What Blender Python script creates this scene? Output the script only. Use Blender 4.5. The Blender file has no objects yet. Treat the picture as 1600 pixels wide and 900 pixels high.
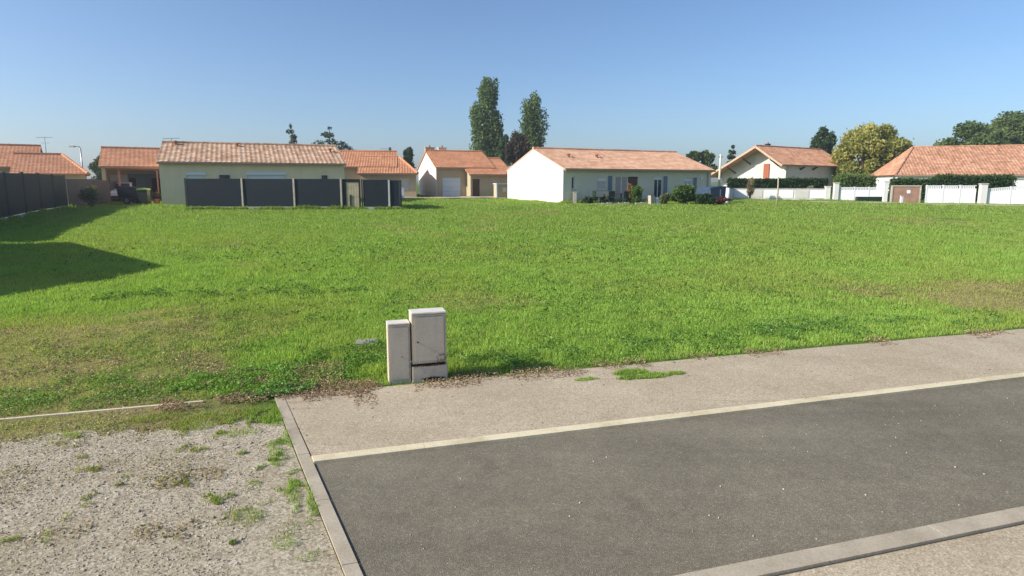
import bpy, bmesh, math, random
import numpy as np
from mathutils import Vector, Matrix
R = math.radians
rng = np.random.default_rng(7)
random.seed(5)
scene = bpy.context.scene
C = scene.collection

# ------------------------------------------------------------------ camera, sky, sun, exposure
CAM_H = 2.5
cam_d = bpy.data.cameras.new('camera'); cam = bpy.data.objects.new('camera', cam_d); C.objects.link(cam)
cam.location = (0, 0, CAM_H)
cam.rotation_euler = (R(90) - math.atan(141 / 950), 0, 0)
cam_d.sensor_fit = 'HORIZONTAL'; cam_d.sensor_width = 36.0
cam_d.lens = 36.0 * 950 / 1600
cam_d.shift_y = -25 / 1600
cam_d.clip_start = 0.1; cam_d.clip_end = 5000
scene.camera = cam

SUN_EL = 30.0
SUN_TO = (-1.0, -0.34)                       # horizontal direction towards the sun
w = bpy.data.worlds.new("World"); scene.world = w; w.use_nodes = True
nt = w.node_tree; nt.nodes.clear()
sky = nt.nodes.new('ShaderNodeTexSky'); sky.sky_type = 'NISHITA'; sky.sun_disc = False
sky.sun_elevation = R(SUN_EL); sky.sun_rotation = math.atan2(SUN_TO[0], SUN_TO[1])
sky.altitude = 0; sky.air_density = 0.9; sky.dust_density = 1.2; sky.ozone_density = 5.0
bg = nt.nodes.new('ShaderNodeBackground'); bg.inputs['Strength'].default_value = 0.095
wo = nt.nodes.new('ShaderNodeOutputWorld')
nt.links.new(sky.outputs[0], bg.inputs[0]); nt.links.new(bg.outputs[0], wo.inputs[0])
sd = bpy.data.lights.new('sun', 'SUN'); sun = bpy.data.objects.new('sun', sd); C.objects.link(sun)
sd.energy = 3.9; sd.angle = R(0.5); sd.color = (1.0, 0.94, 0.83)
h = math.hypot(*SUN_TO)
to = Vector((SUN_TO[0] / h * math.cos(R(SUN_EL)), SUN_TO[1] / h * math.cos(R(SUN_EL)), math.sin(R(SUN_EL))))
sun.rotation_euler = to.to_track_quat('Z', 'Y').to_euler()
scene.view_settings.view_transform = 'Standard'; scene.view_settings.look = 'None'
scene.view_settings.exposure = 0.82; scene.view_settings.gamma = 1

# ------------------------------------------------------------------ terrain function (s = distance from the road axis, t = along it)
S16, C16 = math.sin(R(16)), math.cos(R(16))
def sl(t):
    t = np.clip(t, 0, 1); return 0.35 * t * t * (3 - 2 * t) + 0.65 * t
def G(x, y):
    s = -S16 * x + C16 * y
    g = 0.88 * sl((s - 9) / 29) + 0.30 * sl((s - 36) / 26)
    m = np.clip((s - 9) / 6, 0, 1)
    g = g + m * (0.022 * np.sin(x * 0.9 + 1.3 * np.sin(y * .31)) * np.sin(y * 0.7 + .8) + 0.015 * np.sin(x * 2.1 + y * 1.3))
    return g
def Gf(x, y): return float(G(np.float64(x), np.float64(y)))
def ST(s, t): return (-S16 * s + C16 * t, C16 * s + S16 * t)
def vn(x, y, scale, seed=0):
    x = np.asarray(x, float) / scale + seed * 17.31; y = np.asarray(y, float) / scale + seed * 7.77
    xi = np.floor(x).astype(np.int64); yi = np.floor(y).astype(np.int64); fx = x - xi; fy = y - yi
    fx = fx * fx * (3 - 2 * fx); fy = fy * fy * (3 - 2 * fy)
    def hsh(a, b):
        n = (a * 374761393 + b * 668265263 + seed * 1442695041) & 0x7fffffff
        n = ((n ^ (n >> 13)) * 1274126177) & 0x7fffffff
        return ((n ^ (n >> 16)) & 0xffff) / 65535.0
    return (hsh(xi, yi) * (1 - fx) + hsh(xi + 1, yi) * fx) * (1 - fy) + (hsh(xi, yi + 1) * (1 - fx) + hsh(xi + 1, yi + 1) * fx) * fy
def fbm(x, y, scale, seed=0):
    return 0.5 * vn(x, y, scale, seed) + 0.3 * vn(x, y, scale / 2.1, seed + 1) + 0.2 * vn(x, y, scale / 4.3, seed + 2)
def sstep(a, b, v):
    t = np.clip((v - a) / (b - a), 0, 1); return t * t * (3 - 2 * t)
def dryness(x, y):
    s = -S16 * x + C16 * y
    n = fbm(x, y, 1.6, 3) - .5; n2 = fbm(x, y, .5, 9) - .5
    d1 = sstep(.4, -.5, x + 3.1 + .52 * (y - 7) + n * 2.0 + n2) * sstep(13.4, 12.2, s + n * 2.5)
    e = np.hypot((x - 12.0 + 0.25 * (y - 13)) / 4.6, (y - 13.2) / 1.9) + n * 1.1 + n2 * .5
    d2 = sstep(1.25, .55, e) * 1.1
    e3 = np.hypot((x + .9) / 1.6, (y - 12.2) / 1.2) + n * 1.4
    d3 = sstep(1.0, .3, e3) * .45
    d4 = sstep(.62, .8, fbm(x, y, 3.4, 21)) * .45
    return np.clip(np.maximum(np.maximum(d1 * np.clip(-.05 + 1.75 * (fbm(x, y, .8, 14)), .15, 1), d2), np.maximum(d3, d4)), 0, 1)

# ------------------------------------------------------------------ material helpers
def newmat(name, rough=0.8, spec=0.3):
    m = bpy.data.materials.new(name); m.use_nodes = True
    b = m.node_tree.nodes['Principled BSDF']; b.inputs['Roughness'].default_value = rough
    b.inputs['Specular IOR Level'].default_value = spec
    return m, m.node_tree, b
def coords(nt_, kind='Object'):
    return nt_.nodes.new('ShaderNodeTexCoord').outputs[kind]
def noise(nt_, vec, scale, detail=4, rough=.55):
    n = nt_.nodes.new('ShaderNodeTexNoise'); n.inputs['Scale'].default_value = scale
    n.inputs['Detail'].default_value = detail; n.inputs['Roughness'].default_value = rough
    nt_.links.new(vec, n.inputs['Vector']); return n.outputs['Fac']
def ramp(nt_, fac, stops):
    r = nt_.nodes.new('ShaderNodeValToRGB'); e = r.color_ramp.elements
    e[0].position = stops[0][0]; e[0].color = (*stops[0][1], 1)
    e[1].position = stops[-1][0]; e[1].color = (*stops[-1][1], 1)
    for p, c in stops[1:-1]:
        k = e.new(p); k.color = (*c, 1)
    nt_.links.new(fac, r.inputs[0]); return r.outputs[0]
def mix(nt_, f, a, b, mode='MIX'):
    m = nt_.nodes.new('ShaderNodeMix'); m.data_type = 'RGBA'; m.blend_type = mode
    for i, v in ((0, f), (6, a), (7, b)):
        if hasattr(v, 'links') or hasattr(v, 'is_linked'): nt_.links.new(v, m.inputs[i])
        elif i == 0: m.inputs[0].default_value = v
        else: m.inputs[i].default_value = (*v, 1)
    return m.outputs[2]
def bump(nt_, b, hgt, strength=.3, dist=.02):
    n = nt_.nodes.new('ShaderNodeBump'); n.inputs['Strength'].default_value = strength; n.inputs['Distance'].default_value = dist
    nt_.links.new(hgt, n.inputs['Height']); nt_.links.new(n.outputs[0], b.inputs['Normal'])
def sc(c, k): return tuple(min(1, v * k) for v in c)
def plain(name, col, rough=.6, spec=.3, var=.12, scale=6, metal=0, bmp=0, bscale=60):
    m, n, b = newmat(name, rough, spec); v = coords(n)
    f = noise(n, v, scale)
    n.links.new(ramp(n, f, [(.3, sc(col, 1 - var)), (.7, sc(col, 1 + var))]), b.inputs['Base Color'])
    b.inputs['Metallic'].default_value = metal
    if bmp: bump(n, b, noise(n, v, bscale, 3), bmp, .01)
    return m
def stucco(name, col, dirt=.10):
    m, n, b = newmat(name, .92, .1); v = coords(n)
    a = noise(n, v, .9, 5); c1 = ramp(n, a, [(.3, sc(col, 1 - dirt)), (.65, col)])
    mp = n.nodes.new('ShaderNodeMapping'); mp.inputs['Scale'].default_value = (3, 3, .35); n.links.new(v, mp.inputs[0])
    st = noise(n, mp.outputs[0], 1.6, 4); c2 = ramp(n, st, [(.3, (1 - dirt * .5,) * 3), (.7, (1, 1, 1))])
    n.links.new(mix(n, 1.0, c1, c2, 'MULTIPLY'), b.inputs['Base Color'])
    bump(n, b, noise(n, v, 70, 3), .35, .006); return m
def tiles(name, c_lo, c_mid, c_hi, period, row=.36, lichen=None, ln=.0):
    """canal tiles: one random tone per tile, weathering, row steps"""
    m, n, b = newmat(name, .85, .2); uv = n.nodes.new('ShaderNodeUVMap').outputs[0]
    sx = n.nodes.new('ShaderNodeSeparateXYZ'); n.links.new(uv, sx.inputs[0])
    def M(op, a, v2=None):
        k = n.nodes.new('ShaderNodeMath'); k.operation = op
        for i, q in ((0, a), (1, v2)):
            if q is None: continue
            if isinstance(q, (int, float)): k.inputs[i].default_value = q
            else: n.links.new(q, k.inputs[i])
        return k.outputs[0]
    u = M('FLOOR', M('DIVIDE', sx.outputs[0], period)); vrow = M('DIVIDE', sx.outputs[1], row); v_ = M('FLOOR', vrow)
    cb = n.nodes.new('ShaderNodeCombineXYZ'); n.links.new(u, cb.inputs[0]); n.links.new(v_, cb.inputs[1])
    wn = n.nodes.new('ShaderNodeTexWhiteNoise'); wn.noise_dimensions = '2D'; n.links.new(cb.outputs[0], wn.inputs['Vector'])
    col = ramp(n, wn.outputs['Value'], [(0, c_lo), (.45, c_mid), (1, c_hi)])
    big = noise(n, uv, .5, 5); col = mix(n, 1.0, col, ramp(n, big, [(.3, (.82, .80, .78)), (.65, (1, 1, 1))]), 'MULTIPLY')
    if lichen:
        l = noise(n, uv, 1.2, 7, .7); f = ramp(n, l, [(.52 - ln, (0, 0, 0)), (.62 - ln, (1, 1, 1))])
        col = mix(n, f, col, lichen)
    n.links.new(col, b.inputs['Base Color'])
    fr = M('FRACT', vrow); bump(n, b, fr, .5, .03)
    return m
def slats(name, col, step=.11, axis=2, gap=.12, var=.1, spec=.3):
    """boards or slats: thin dark joints that belong to the panel"""
    m, n, b = newmat(name, .6, spec); v = coords(n)
    s = n.nodes.new('ShaderNodeSeparateXYZ'); n.links.new(v, s.inputs[0])
    d = n.nodes.new('ShaderNodeMath'); d.operation = 'DIVIDE'; d.inputs[1].default_value = step; n.links.new(s.outputs[axis], d.inputs[0])
    f = n.nodes.new('ShaderNodeMath'); f.operation = 'FRACT'; n.links.new(d.outputs[0], f.inputs[0])
    g = ramp(n, f.outputs[0], [(gap * .5, (.45,) * 3), (gap, (1, 1, 1))])
    nf = noise(n, v, 2.2, 4); base = ramp(n, nf, [(.3, sc(col, 1 - var)), (.7, sc(col, 1 + var))])
    n.links.new(mix(n, 1.0, base, g, 'MULTIPLY'), b.inputs['Base Color']); bump(n, b, f.outputs[0], .4, .01); return m
def vcol(name, rough=.6, trans=.3, spec=.25, attr='col'):
    m, n, b = newmat(name, rough, spec)
    a = n.nodes.new('ShaderNodeAttribute'); a.attribute_name = attr
    n.links.new(a.outputs['Color'], b.inputs['Base Color'])
    if trans:
        t = n.nodes.new('ShaderNodeBsdfTranslucent'); n.links.new(mix(n, 1.0, a.outputs['Color'], (1.25, 1.3, .6), 'MULTIPLY'), t.inputs['Color'])
        ms = n.nodes.new('ShaderNodeMixShader'); ms.inputs[0].default_value = trans
        n.links.new(b.outputs[0], ms.inputs[1]); n.links.new(t.outputs[0], ms.inputs[2])
        n.links.new(ms.outputs[0], n.nodes['Material Output'].inputs['Surface'])
    return m

M = dict(
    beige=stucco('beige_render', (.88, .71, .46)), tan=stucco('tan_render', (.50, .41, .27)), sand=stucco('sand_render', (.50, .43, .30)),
    white=stucco('white_render', (.84, .84, .83), .03), cream=stucco('sunlit_cream_render', (.74, .69, .58), .05), offwhite=stucco('offwhite_render', (.70, .69, .66), .10),
    greybeige=stucco('grey_beige_render', (.70, .65, .51), .08), oldwhite=stucco('weathered_white_render', (.66, .63, .58), .16),
    pvc=plain('white_frame', (.72, .74, .76), .4, .4, .03), door_white=slats('white_sectional_door', (.62, .68, .76), .45, 2, .05, .03),
    glass=plain('window_glass', (.03, .045, .055), .08, .6, .2), dark=plain('dark_interior', (.02, .02, .022), .8, .1, .2),
    curtain=plain('pale_curtain', (.55, .52, .46), .9, .1), rosy=plain('rosy_blind', (.42, .36, .32), .7, .2),
    brownwood=plain('brown_wood', (.10, .055, .035), .6, .3, .25, 9), redwood=plain('red_brown_paint', (.33, .10, .05), .55, .3, .15, 9),
    pinkwood=plain('pinkish_timber', (.36, .17, .12), .7, .2, .2, 8), palewood=slats('pale_vertical_boards', (.46, .38, .25), .14, 0, .15, .25),
    slate=slats('slate_blue_slats', (.010, .020, .028), .055, 0, .3, .12), slate2=plain('slate_blue_sheet', (.008, .016, .023), .6, .3, .15, 3),
    greyfence=slats('grey_fence_boards', (.032, .046, .046), .18, 2, .06, .1, .2), post=plain('dark_fence_post', (.018, .028, .034), .5, .4, .1),
    plum=slats('plum_grey_boards', (.085, .072, .085), .15, 0, .12, .14), concrete=plain('pale_concrete', (.45, .44, .41), .9, .15, .12, 5, 0, .3, 50),
    concpost=plain('cream_concrete_post', (.42, .38, .31), .9, .15, .12, 5), brick=slats('pinkish_brick', (.36, .21, .15), .07, 2, .2, .2),
    lime=plain('lime_lid', (.22, .36, .06), .5, .4, .08), bin=plain('dark_green_plastic', (.012, .03, .018), .5, .4, .1), rubber=plain('rubber', (.02, .02, .02), .8, .2),
    paintwhite=plain('car_paint_silver', (.62, .65, .72), .25, .6, .02), metal=plain('grey_metal', (.35, .36, .37), .4, .5, .08, 6, .8), tarp=plain('navy_tarpaulin', (.008, .009, .02), .9, .1, .2, 5),
    redlamp=plain('red_lamp', (.4, .02, .02), .3, .5, .02), terracotta=plain('terracotta_pot', (.34, .15, .08), .8, .2, .15), bluegrey=plain('blue_grey_paint', (.14, .19, .25), .5, .3, .08),
    darkblue=plain('dark_blue_cover', (.04, .07, .12), .6, .3, .15), bark=plain('bark', (.13, .09, .06), .9, .1, .3, 12, 0, .8, 25), palebark=plain('pale_timber_pole', (.42, .37, .27), .85, .1, .18, 9),
    timberlight=plain('bargeboard', (.50, .34, .24), .7, .2, .15), gutter=plain('zinc_gutter', (.30, .27, .23), .5, .4, .1),
    r_orange=tiles('orange_roof_tiles', (.50, .225, .115), (.57, .265, .14), (.63, .31, .17), .22),
    r_stripe=tiles('striped_canal_tiles', (.44, .26, .16), (.56, .36, .23), (.70, .49, .34), .31),
    r_salmon=tiles('salmon_roof_tiles', (.54, .30, .185), (.62, .37, .24), (.70, .45, .31), .24),
    r_old=tiles('weathered_roof_tiles', (.40, .20, .12), (.50, .26, .16), (.58, .34, .22), .26, lichen=(.24, .13, .08), ln=-.04),
    r_plum=tiles('dusty_orange_roof_tiles', (.50, .23, .125), (.55, .26, .145), (.60, .30, .17), .24),
    leaf=vcol('leaf', .55, .35), grass=vcol('grass_blades', .5, .42, .25), stones=vcol('stones', .9, 0, .15), litter=vcol('dry_litter', .9, .1, .1))

# ------------------------------------------------------------------ mesh helpers
class MB:
    def __init__(s): s.v = []; s.f = []
    def add(s, vs, fs):
        k = len(s.v); s.v += [tuple(a) for a in vs]; s.f += [tuple(i + k for i in f) for f in fs]; return s
    def box(s, x0, x1, y0, y1, z0, z1):
        return s.add([(x0, y0, z0), (x1, y0, z0), (x1, y1, z0), (x0, y1, z0), (x0, y0, z1), (x1, y0, z1), (x1, y1, z1), (x0, y1, z1)],
                     [(3, 2, 1, 0), (4, 5, 6, 7), (0, 1, 5, 4), (1, 2, 6, 5), (2, 3, 7, 6), (3, 0, 4, 7)])
    def bar(s, p, q, w, hh=None):
        hh = hh or w; p = Vector(p); q = Vector(q); d = (q - p).normalized()
        a = d.cross(Vector((0, 0, 1)));  a = Vector((1, 0, 0)) if a.length < 1e-3 else a.normalized(); b = d.cross(a).normalized()
        vs = []
        for c in (p, q):
            for i, j in ((-1, -1), (1, -1), (1, 1), (-1, 1)): vs.append(c + a * i * w / 2 + b * j * hh / 2)
        return s.add(vs, [(0, 1, 2, 3), (7, 6, 5, 4), (0, 4, 5, 1), (1, 5, 6, 2), (2, 6, 7, 3), (3, 7, 4, 0)])
    def tube(s, pts, rad, n=8):
        vs = []; fs = []; k = len(pts)
        for i, p in enumerate(pts):
            p = Vector(p); d = (Vector(pts[min(i + 1, k - 1)]) - Vector(pts[max(i - 1, 0)])).normalized()
            a = d.cross(Vector((.13, .2, 1)));  a = Vector((1, 0, 0)) if a.length < 1e-2 else a.normalized(); b = d.cross(a).normalized()
            for j in range(n):
                t = 2 * math.pi * j / n; vs.append(p + (a * math.cos(t) + b * math.sin(t)) * rad[i])
        for i in range(k - 1):
            for j in range(n): fs.append((i * n + j, i * n + (j + 1) % n, (i + 1) * n + (j + 1) % n, (i + 1) * n + j))
        fs.append(tuple(reversed(range(n)))); fs.append(tuple(range((k - 1) * n, k * n)))
        return s.add(vs, fs)
    def prism(s, poly, y0, y1, axis='y'):
        """polygon in (x,z) pushed along y (or in (y,z) along x, or in (x,y) along z)"""
        def P(a, b, c): return (a, c, b) if axis == 'y' else ((c, a, b) if axis == 'x' else (a, b, c))
        n = len(poly); vs = [P(a, b, y0) for a, b in poly] + [P(a, b, y1) for a, b in poly]
        return s.add(vs, [tuple(range(n)), tuple(reversed(range(n, 2 * n)))] + [(i, n + i, n + (i + 1) % n, (i + 1) % n) for i in range(n)])
    def build(s, name, mat, parent=None, bevel=0, smooth=False):
        me = bpy.data.meshes.new(name); me.from_pydata(s.v, [], s.f)
        bm = bmesh.new(); bm.from_mesh(me)
        bmesh.ops.recalc_face_normals(bm, faces=bm.faces)
        if bevel:
            bmesh.ops.bevel(bm, geom=[e for e in bm.edges if len(e.link_faces) == 2 and e.calc_face_angle(0) > .6], offset=bevel, segments=2, affect='EDGES', clamp_overlap=True)
        bm.to_mesh(me); bm.free(); me.materials.append(mat)
        if smooth: me.polygons.foreach_set('use_smooth', [True] * len(me.polygons))
        o = bpy.data.objects.new(name, me); C.objects.link(o); o.parent = parent
        return o
def tag(o, label=None, cat=None, group=None, kind=None):
    for k, v in (('label', label), ('category', cat), ('group', group), ('kind', kind)):
        if v: o[k] = v
    return o
def empty(name, x, y, rot, label, cat, group=None, z=None):
    o = bpy.data.objects.new(name, None); C.objects.link(o)
    o.location = (x, y, Gf(x, y) if z is None else z); o.rotation_euler = (0, 0, R(rot)); o.empty_display_size = .3
    return tag(o, label, cat, group)
def copy_tree(o, parent=None):
    c = o.copy(); C.objects.link(c); c.parent = parent
    for ch in list(o.children): copy_tree(ch, c)
    return c
def np_mesh(name, verts, loops, starts, mat, col=None, parent=None):
    me = bpy.data.meshes.new(name); me.vertices.add(len(verts)); me.vertices.foreach_set('co', verts.astype(np.float32).ravel())
    me.loops.add(len(loops)); me.loops.foreach_set('vertex_index', loops.astype(np.int32))
    me.polygons.add(len(starts)); me.polygons.foreach_set('loop_start', starts.astype(np.int32))
    me.update(calc_edges=True)
    if col is not None:
        a = me.attributes.new('col', 'FLOAT_COLOR', 'POINT')
        a.data.foreach_set('color', np.hstack([col, np.ones((len(col), 1))]).astype(np.float32).ravel())
    me.materials.append(mat); o = bpy.data.objects.new(name, me); C.objects.link(o); o.parent = parent; return o

# ------------------------------------------------------------------ the ground
def axis(lo, hi, a, b, st, far):
    return np.array(sorted(set([round(v, 3) for v in list(np.arange(a, b + st / 2, st)) + [lo - f for f in far] + [lo, hi] + [hi + f for f in far] + list(np.arange(lo, a, 3)) + list(np.arange(b, hi, 3))])))
xs = axis(-80, 80, -26, 22, .22, [30, 90, 250, 700, 1600]); ys = axis(-12, 110, 4, 30, .22, [30, 90, 250, 700, 1600])
X, Y = np.meshgrid(xs, ys); Z = G(X, Y); nx, ny = len(xs), len(ys)
V = np.stack([X.ravel(), Y.ravel(), Z.ravel()], 1)
i = np.arange(nx * ny).reshape(ny, nx); Q = np.stack([i[:-1, :-1], i[:-1, 1:], i[1:, 1:], i[1:, :-1]], -1).reshape(-1, 4)
dr = dryness(X, Y).ravel()[:, None]; nn = fbm(X, Y, .7, 5).ravel()[:, None]
green = np.array([[.105, .165, .030]]); straw = np.array([[.27, .235, .095]]); soil = np.array([[.20, .16, .085]])
gc = green * (1 - dr) + (straw * nn * 1.3 + soil * (1 - nn) * .9) * dr
field = np_mesh('field', V, Q.ravel(), np.arange(0, len(Q) * 4, 4), None or M['litter'], gc)
field.data.materials.clear()
fm, n, b = newmat('field_soil', .95, .1); a = n.nodes.new('ShaderNodeAttribute'); a.attribute_name = 'col'
v = coords(n); f1 = noise(n, v, 9, 6, .7)
n.links.new(mix(n, 1.0, a.outputs['Color'], ramp(n, f1, [(.3, (.55, .5, .45)), (.7, (1.35, 1.35, 1.3))]), 'MULTIPLY'), b.inputs['Base Color'])
bump(n, b, noise(n, v, 22, 6, .7), .8, .04); field.data.materials.append(fm); tag(field, kind='structure')

def sheet(name, pts, z, mat, kind='structure', sub=1):
    """closed polygon laid as a sheet (flat area by the road)"""
    mb = MB(); mb.add([(x, y, z) for x, y in pts], [tuple(range(len(pts)))]); o = mb.build(name, mat); 
    if o.data.polygons[0].normal.z < 0: o.data.flip_normals()
    return tag(o, kind=kind)
# end line of the carriageway: from the back of the path towards the camera
def endx(s):                                  # t coordinate of the kerb that closes the bay, at distance s
    k = (6.98 - s) / (6.98 - 4.09); x0, y0 = -2.49, 6.45; x1, y1 = -1.14, 3.92
    x = x0 + (x1 - x0) * k; y = y0 + (y1 - y0) * k; return C16 * x + S16 * y
# asphalt
am, n, b = newmat('asphalt', .9, .25); v = coords(n)
vo = n.nodes.new('ShaderNodeTexVoronoi'); vo.inputs['Scale'].default_value = 120; n.links.new(v, vo.inputs['Vector'])
cr = n.nodes.new('ShaderNodeSeparateColor'); n.links.new(vo.outputs['Color'], cr.inputs[0])
gr = ramp(n, cr.outputs[0], [(0, (.14, .122, .088)), (.72, (.197, .172, .126)), (.95, (.24, .212, .165)), (1, (.30, .27, .22))])
big = ramp(n, noise(n, v, .55, 6, .65), [(.3, (.84, .83, .82)), (.7, (1.14, 1.14, 1.12))])
fine = ramp(n, noise(n, v, 6, 5, .7), [(.3, (.88, .88, .88)), (.7, (1.1, 1.1, 1.1))])
mpr = n.nodes.new('ShaderNodeMapping'); mpr.inputs['Rotation'].default_value = (0, 0, R(-16)); mpr.inputs['Scale'].default_value = (.12, 1.5, 1); n.links.new(v, mpr.inputs[0])
band = ramp(n, noise(n, mpr.outputs[0], 1.1, 4, .5), [(.35, (.90, .90, .90)), (.65, (1.07, 1.07, 1.06))]); fine = mix(n, 1.0, fine, band, 'MULTIPLY')
oil = ramp(n, noise(n, v, 1.7, 3, .5), [(.24, (.80, .79, .78)), (.34, (1, 1, 1))]); fine = mix(n, 1.0, fine, oil, 'MULTIPLY')
n.links.new(mix(n, 1.0, mix(n, 1.0, gr, big, 'MULTIPLY'), fine, 'MULTIPLY'), b.inputs['Base Color']); bump(n, b, vo.outputs['Distance'], .5, .006)
road = sheet('road', [ST(3.085, endx(3.085)), ST(3.085, 70), ST(5.40, 70), ST(5.40, endx(5.40))], .006, am)
# footpath
pm, n, b = newmat('fine_gravel_concrete', .92, .15); v = coords(n)
vo = n.nodes.new('ShaderNodeTexVoronoi'); vo.inputs['Scale'].default_value = 95; n.links.new(v, vo.inputs['Vector'])
cr = n.nodes.new('ShaderNodeSeparateColor'); n.links.new(vo.outputs['Color'], cr.inputs[0])
gr = ramp(n, cr.outputs[0], [(0, (.265, .215, .15)), (.2, (.38, .315, .222)), (.8, (.475, .40, .29)), (1, (.57, .50, .39))])
big = ramp(n, noise(n, v, .8, 7, .7), [(.28, (.82, .79, .75)), (.62, (1.04, 1.04, 1.03))])
dirt = ramp(n, noise(n, v, 2.3, 8, .75), [(.56, (0, 0, 0)), (.75, (1, 1, 1))])
mps = n.nodes.new('ShaderNodeMapping'); mps.inputs['Rotation'].default_value = (0, 0, R(-8)); mps.inputs['Scale'].default_value = (.5, 3.2, 1); n.links.new(v, mps.inputs[0])
streak = ramp(n, noise(n, mps.outputs[0], 1.5, 6, .7), [(.58, (0, 0, 0)), (.70, (1, 1, 1))])
c_ = mix(n, 1.0, gr, big, 'MULTIPLY'); c_ = mix(n, mix(n, 1.0, dirt, (.45, .45, .45), 'MULTIPLY'), c_, (.24, .17, .11))
c_ = mix(n, mix(n, 1.0, streak, (.6, .6, .6), 'MULTIPLY'), c_, (.26, .19, .13))
n.links.new(c_, b.inputs['Base Color']); bump(n, b, vo.outputs['Distance'], .4, .004)
path_edge = []
for t in np.arange(70, -9, -1.0): path_edge.append(ST(7.30 + .04 * math.sin(t * 3.1), max(t, endx(7.3))))
path_edge = [p for k, p in enumerate(path_edge) if k == 0 or math.dist(p, path_edge[k - 1]) > .05]
footpath = sheet('footpath', [ST(5.527, endx(5.5)), ST(5.527, 70)] + path_edge, .022, pm)
near_path = sheet('near_footpath', [ST(-1.5, -14), ST(-1.5, 70), ST(2.925, 70), ST(2.925, -14)], .030, pm)
# kerbs
km, n, b = newmat('kerb_concrete', .9, .2); v = coords(n)
gr = ramp(n, noise(n, v, 60, 3), [(.3, (.57, .49, .33)), (.7, (.70, .62, .43))]); big = ramp(n, noise(n, v, 1.4, 7, .75), [(.3, (.68, .63, .57)), (.55, (1.02, 1.02, 1.02))])
n.links.new(mix(n, 1.0, gr, big, 'MULTIPLY'), b.inputs['Base Color']); bump(n, b, noise(n, v, 90, 2), .3, .004)
km2, n, b = newmat('grey_kerb_concrete', .9, .2); v = coords(n)
gr = ramp(n, noise(n, v, 60, 3), [(.3, (.37, .315, .235)), (.7, (.46, .40, .31))]); big = ramp(n, noise(n, v, 1.6, 7, .75), [(.3, (.7, .68, .64)), (.6, (1.04, 1.04, 1.04))])
n.links.new(mix(n, 1.0, gr, big, 'MULTIPLY'), b.inputs['Base Color']); bump(n, b, noise(n, v, 90, 2), .3, .004)
def kerb_run(name, s0, s1, t0, t1, z1, mat, unit=1.0, gap=.003, skew=False):
    mb = MB(); t = t0; k = 0
    while t < t1:
        e = min(t + unit, t1); a = [ST(s0, t + gap), ST(s0, e), ST(s1, e), ST(s1, t + gap)]
        if skew and k == 0: a[0] = ST(s0, endx(s0)); a[3] = ST(s1, endx(s1))
        zz = z1 + random.uniform(-.001, .0015)
        mb.add([(x, y, -.1) for x, y in a] + [(x, y, zz) for x, y in a], [(0, 1, 2, 3), (7, 6, 5, 4), (0, 4, 5, 1), (1, 5, 6, 2), (2, 6, 7, 3), (3, 7, 4, 0)]); t = e; k += 1
    return tag(mb.build(name, mat), kind='structure')
kerb_run('kerb', 5.402, 5.525, endx(5.45), 70, .034, km, 1.0, .003, True)
kerb_run('near_kerb', 2.935, 3.083, -14, 70, .052, km2, 1.0, .002)
def end_kerb():
    mb = MB(); a = R(0); s = 7.42; 
    while s > 3.10:
        e = max(s - .9, 3.09); q = [ST(s - .006, endx(s) - .105), ST(e, endx(e) - .105), ST(e, endx(e) - .004), ST(s - .006, endx(s) - .004)]
        mb.add([(x, y, -.1) for x, y in q] + [(x, y, .020) for x, y in q], [(0, 1, 2, 3), (7, 6, 5, 4), (0, 4, 5, 1), (1, 5, 6, 2), (2, 6, 7, 3), (3, 7, 4, 0)]); s = e
    tag(mb.build('end_kerb', km2), kind='structure')
end_kerb()
kerb_run('edging_strip', 7.37, 7.405, -12, -1.56, .018, km, 1.0)
# gravel lot on the left
gm, n, b = newmat('gravel_ground', .95, .15); v = coords(n)
vo = n.nodes.new('ShaderNodeTexVoronoi'); vo.inputs['Scale'].default_value = 60; n.links.new(v, vo.inputs['Vector'])
cr = n.nodes.new('ShaderNodeSeparateColor'); n.links.new(vo.outputs['Color'], cr.inputs[0])
gr = ramp(n, cr.outputs[0], [(0, (.24, .20, .15)), (.4, (.36, .315, .24)), (.8, (.44, .39, .305)), (1, (.54, .49, .41))])
big = ramp(n, noise(n, v, 1.1, 7, .7), [(.3, (.86, .81, .68)), (.5, (1.06, 1.03, .96)), (.68, (1.2, 1.18, 1.13))])
n.links.new(mix(n, 1.0, gr, big, 'MULTIPLY'), b.inputs['Base Color']); bump(n, b, noise(n, v, 40, 6, .8), .7, .02)
def lot_edge(t): return 6.66 + .10 * math.sin(t * 1.9) + .10 * math.sin(t * 4.3 + 1) + .06 * math.sin(t * 17) + .04 * math.sin(t * 41)
lot = [ST(2.93, endx(2.93) - .11), ST(2.93, -14), ST(6.9, -14)] + [ST(lot_edge(t), t) for t in np.arange(-13.5, endx(6.6) - .3, .12)] + [ST(6.55, endx(6.55) - .12)]
sheet('gravel_lot', lot, .004, gm)
def drape(name, p0, p1, w0, mat, dz=.012, n_=40):
    p0 = np.array(p0); p1 = np.array(p1); d = (p1 - p0) / np.linalg.norm(p1 - p0); q = np.array([-d[1], d[0]]); mb = MB(); vs = []; fs = []; m_ = 6
    for i_ in range(n_ + 1):
        for j in range(m_ + 1):
            p = p0 + (p1 - p0) * i_ / n_ + q * w0 * j / m_; vs.append((p[0], p[1], Gf(*p) + dz))
    for i_ in range(n_):
        for j in range(m_): k = i_ * (m_ + 1) + j; fs.append((k, k + 1, k + m_ + 2, k + m_ + 1))
    mb.add(vs, fs); o = mb.build(name, mat)
    if o.data.polygons[0].normal.z < 0: o.data.flip_normals()
    return tag(o, kind='structure')
drape('back_lane', (-15.5, 49.6), (4, 55.4), 3.4, pm, .05)
drape('right_lane', (22.0, 47.6), (46, 40.6), 1.5, pm, .05)

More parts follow.
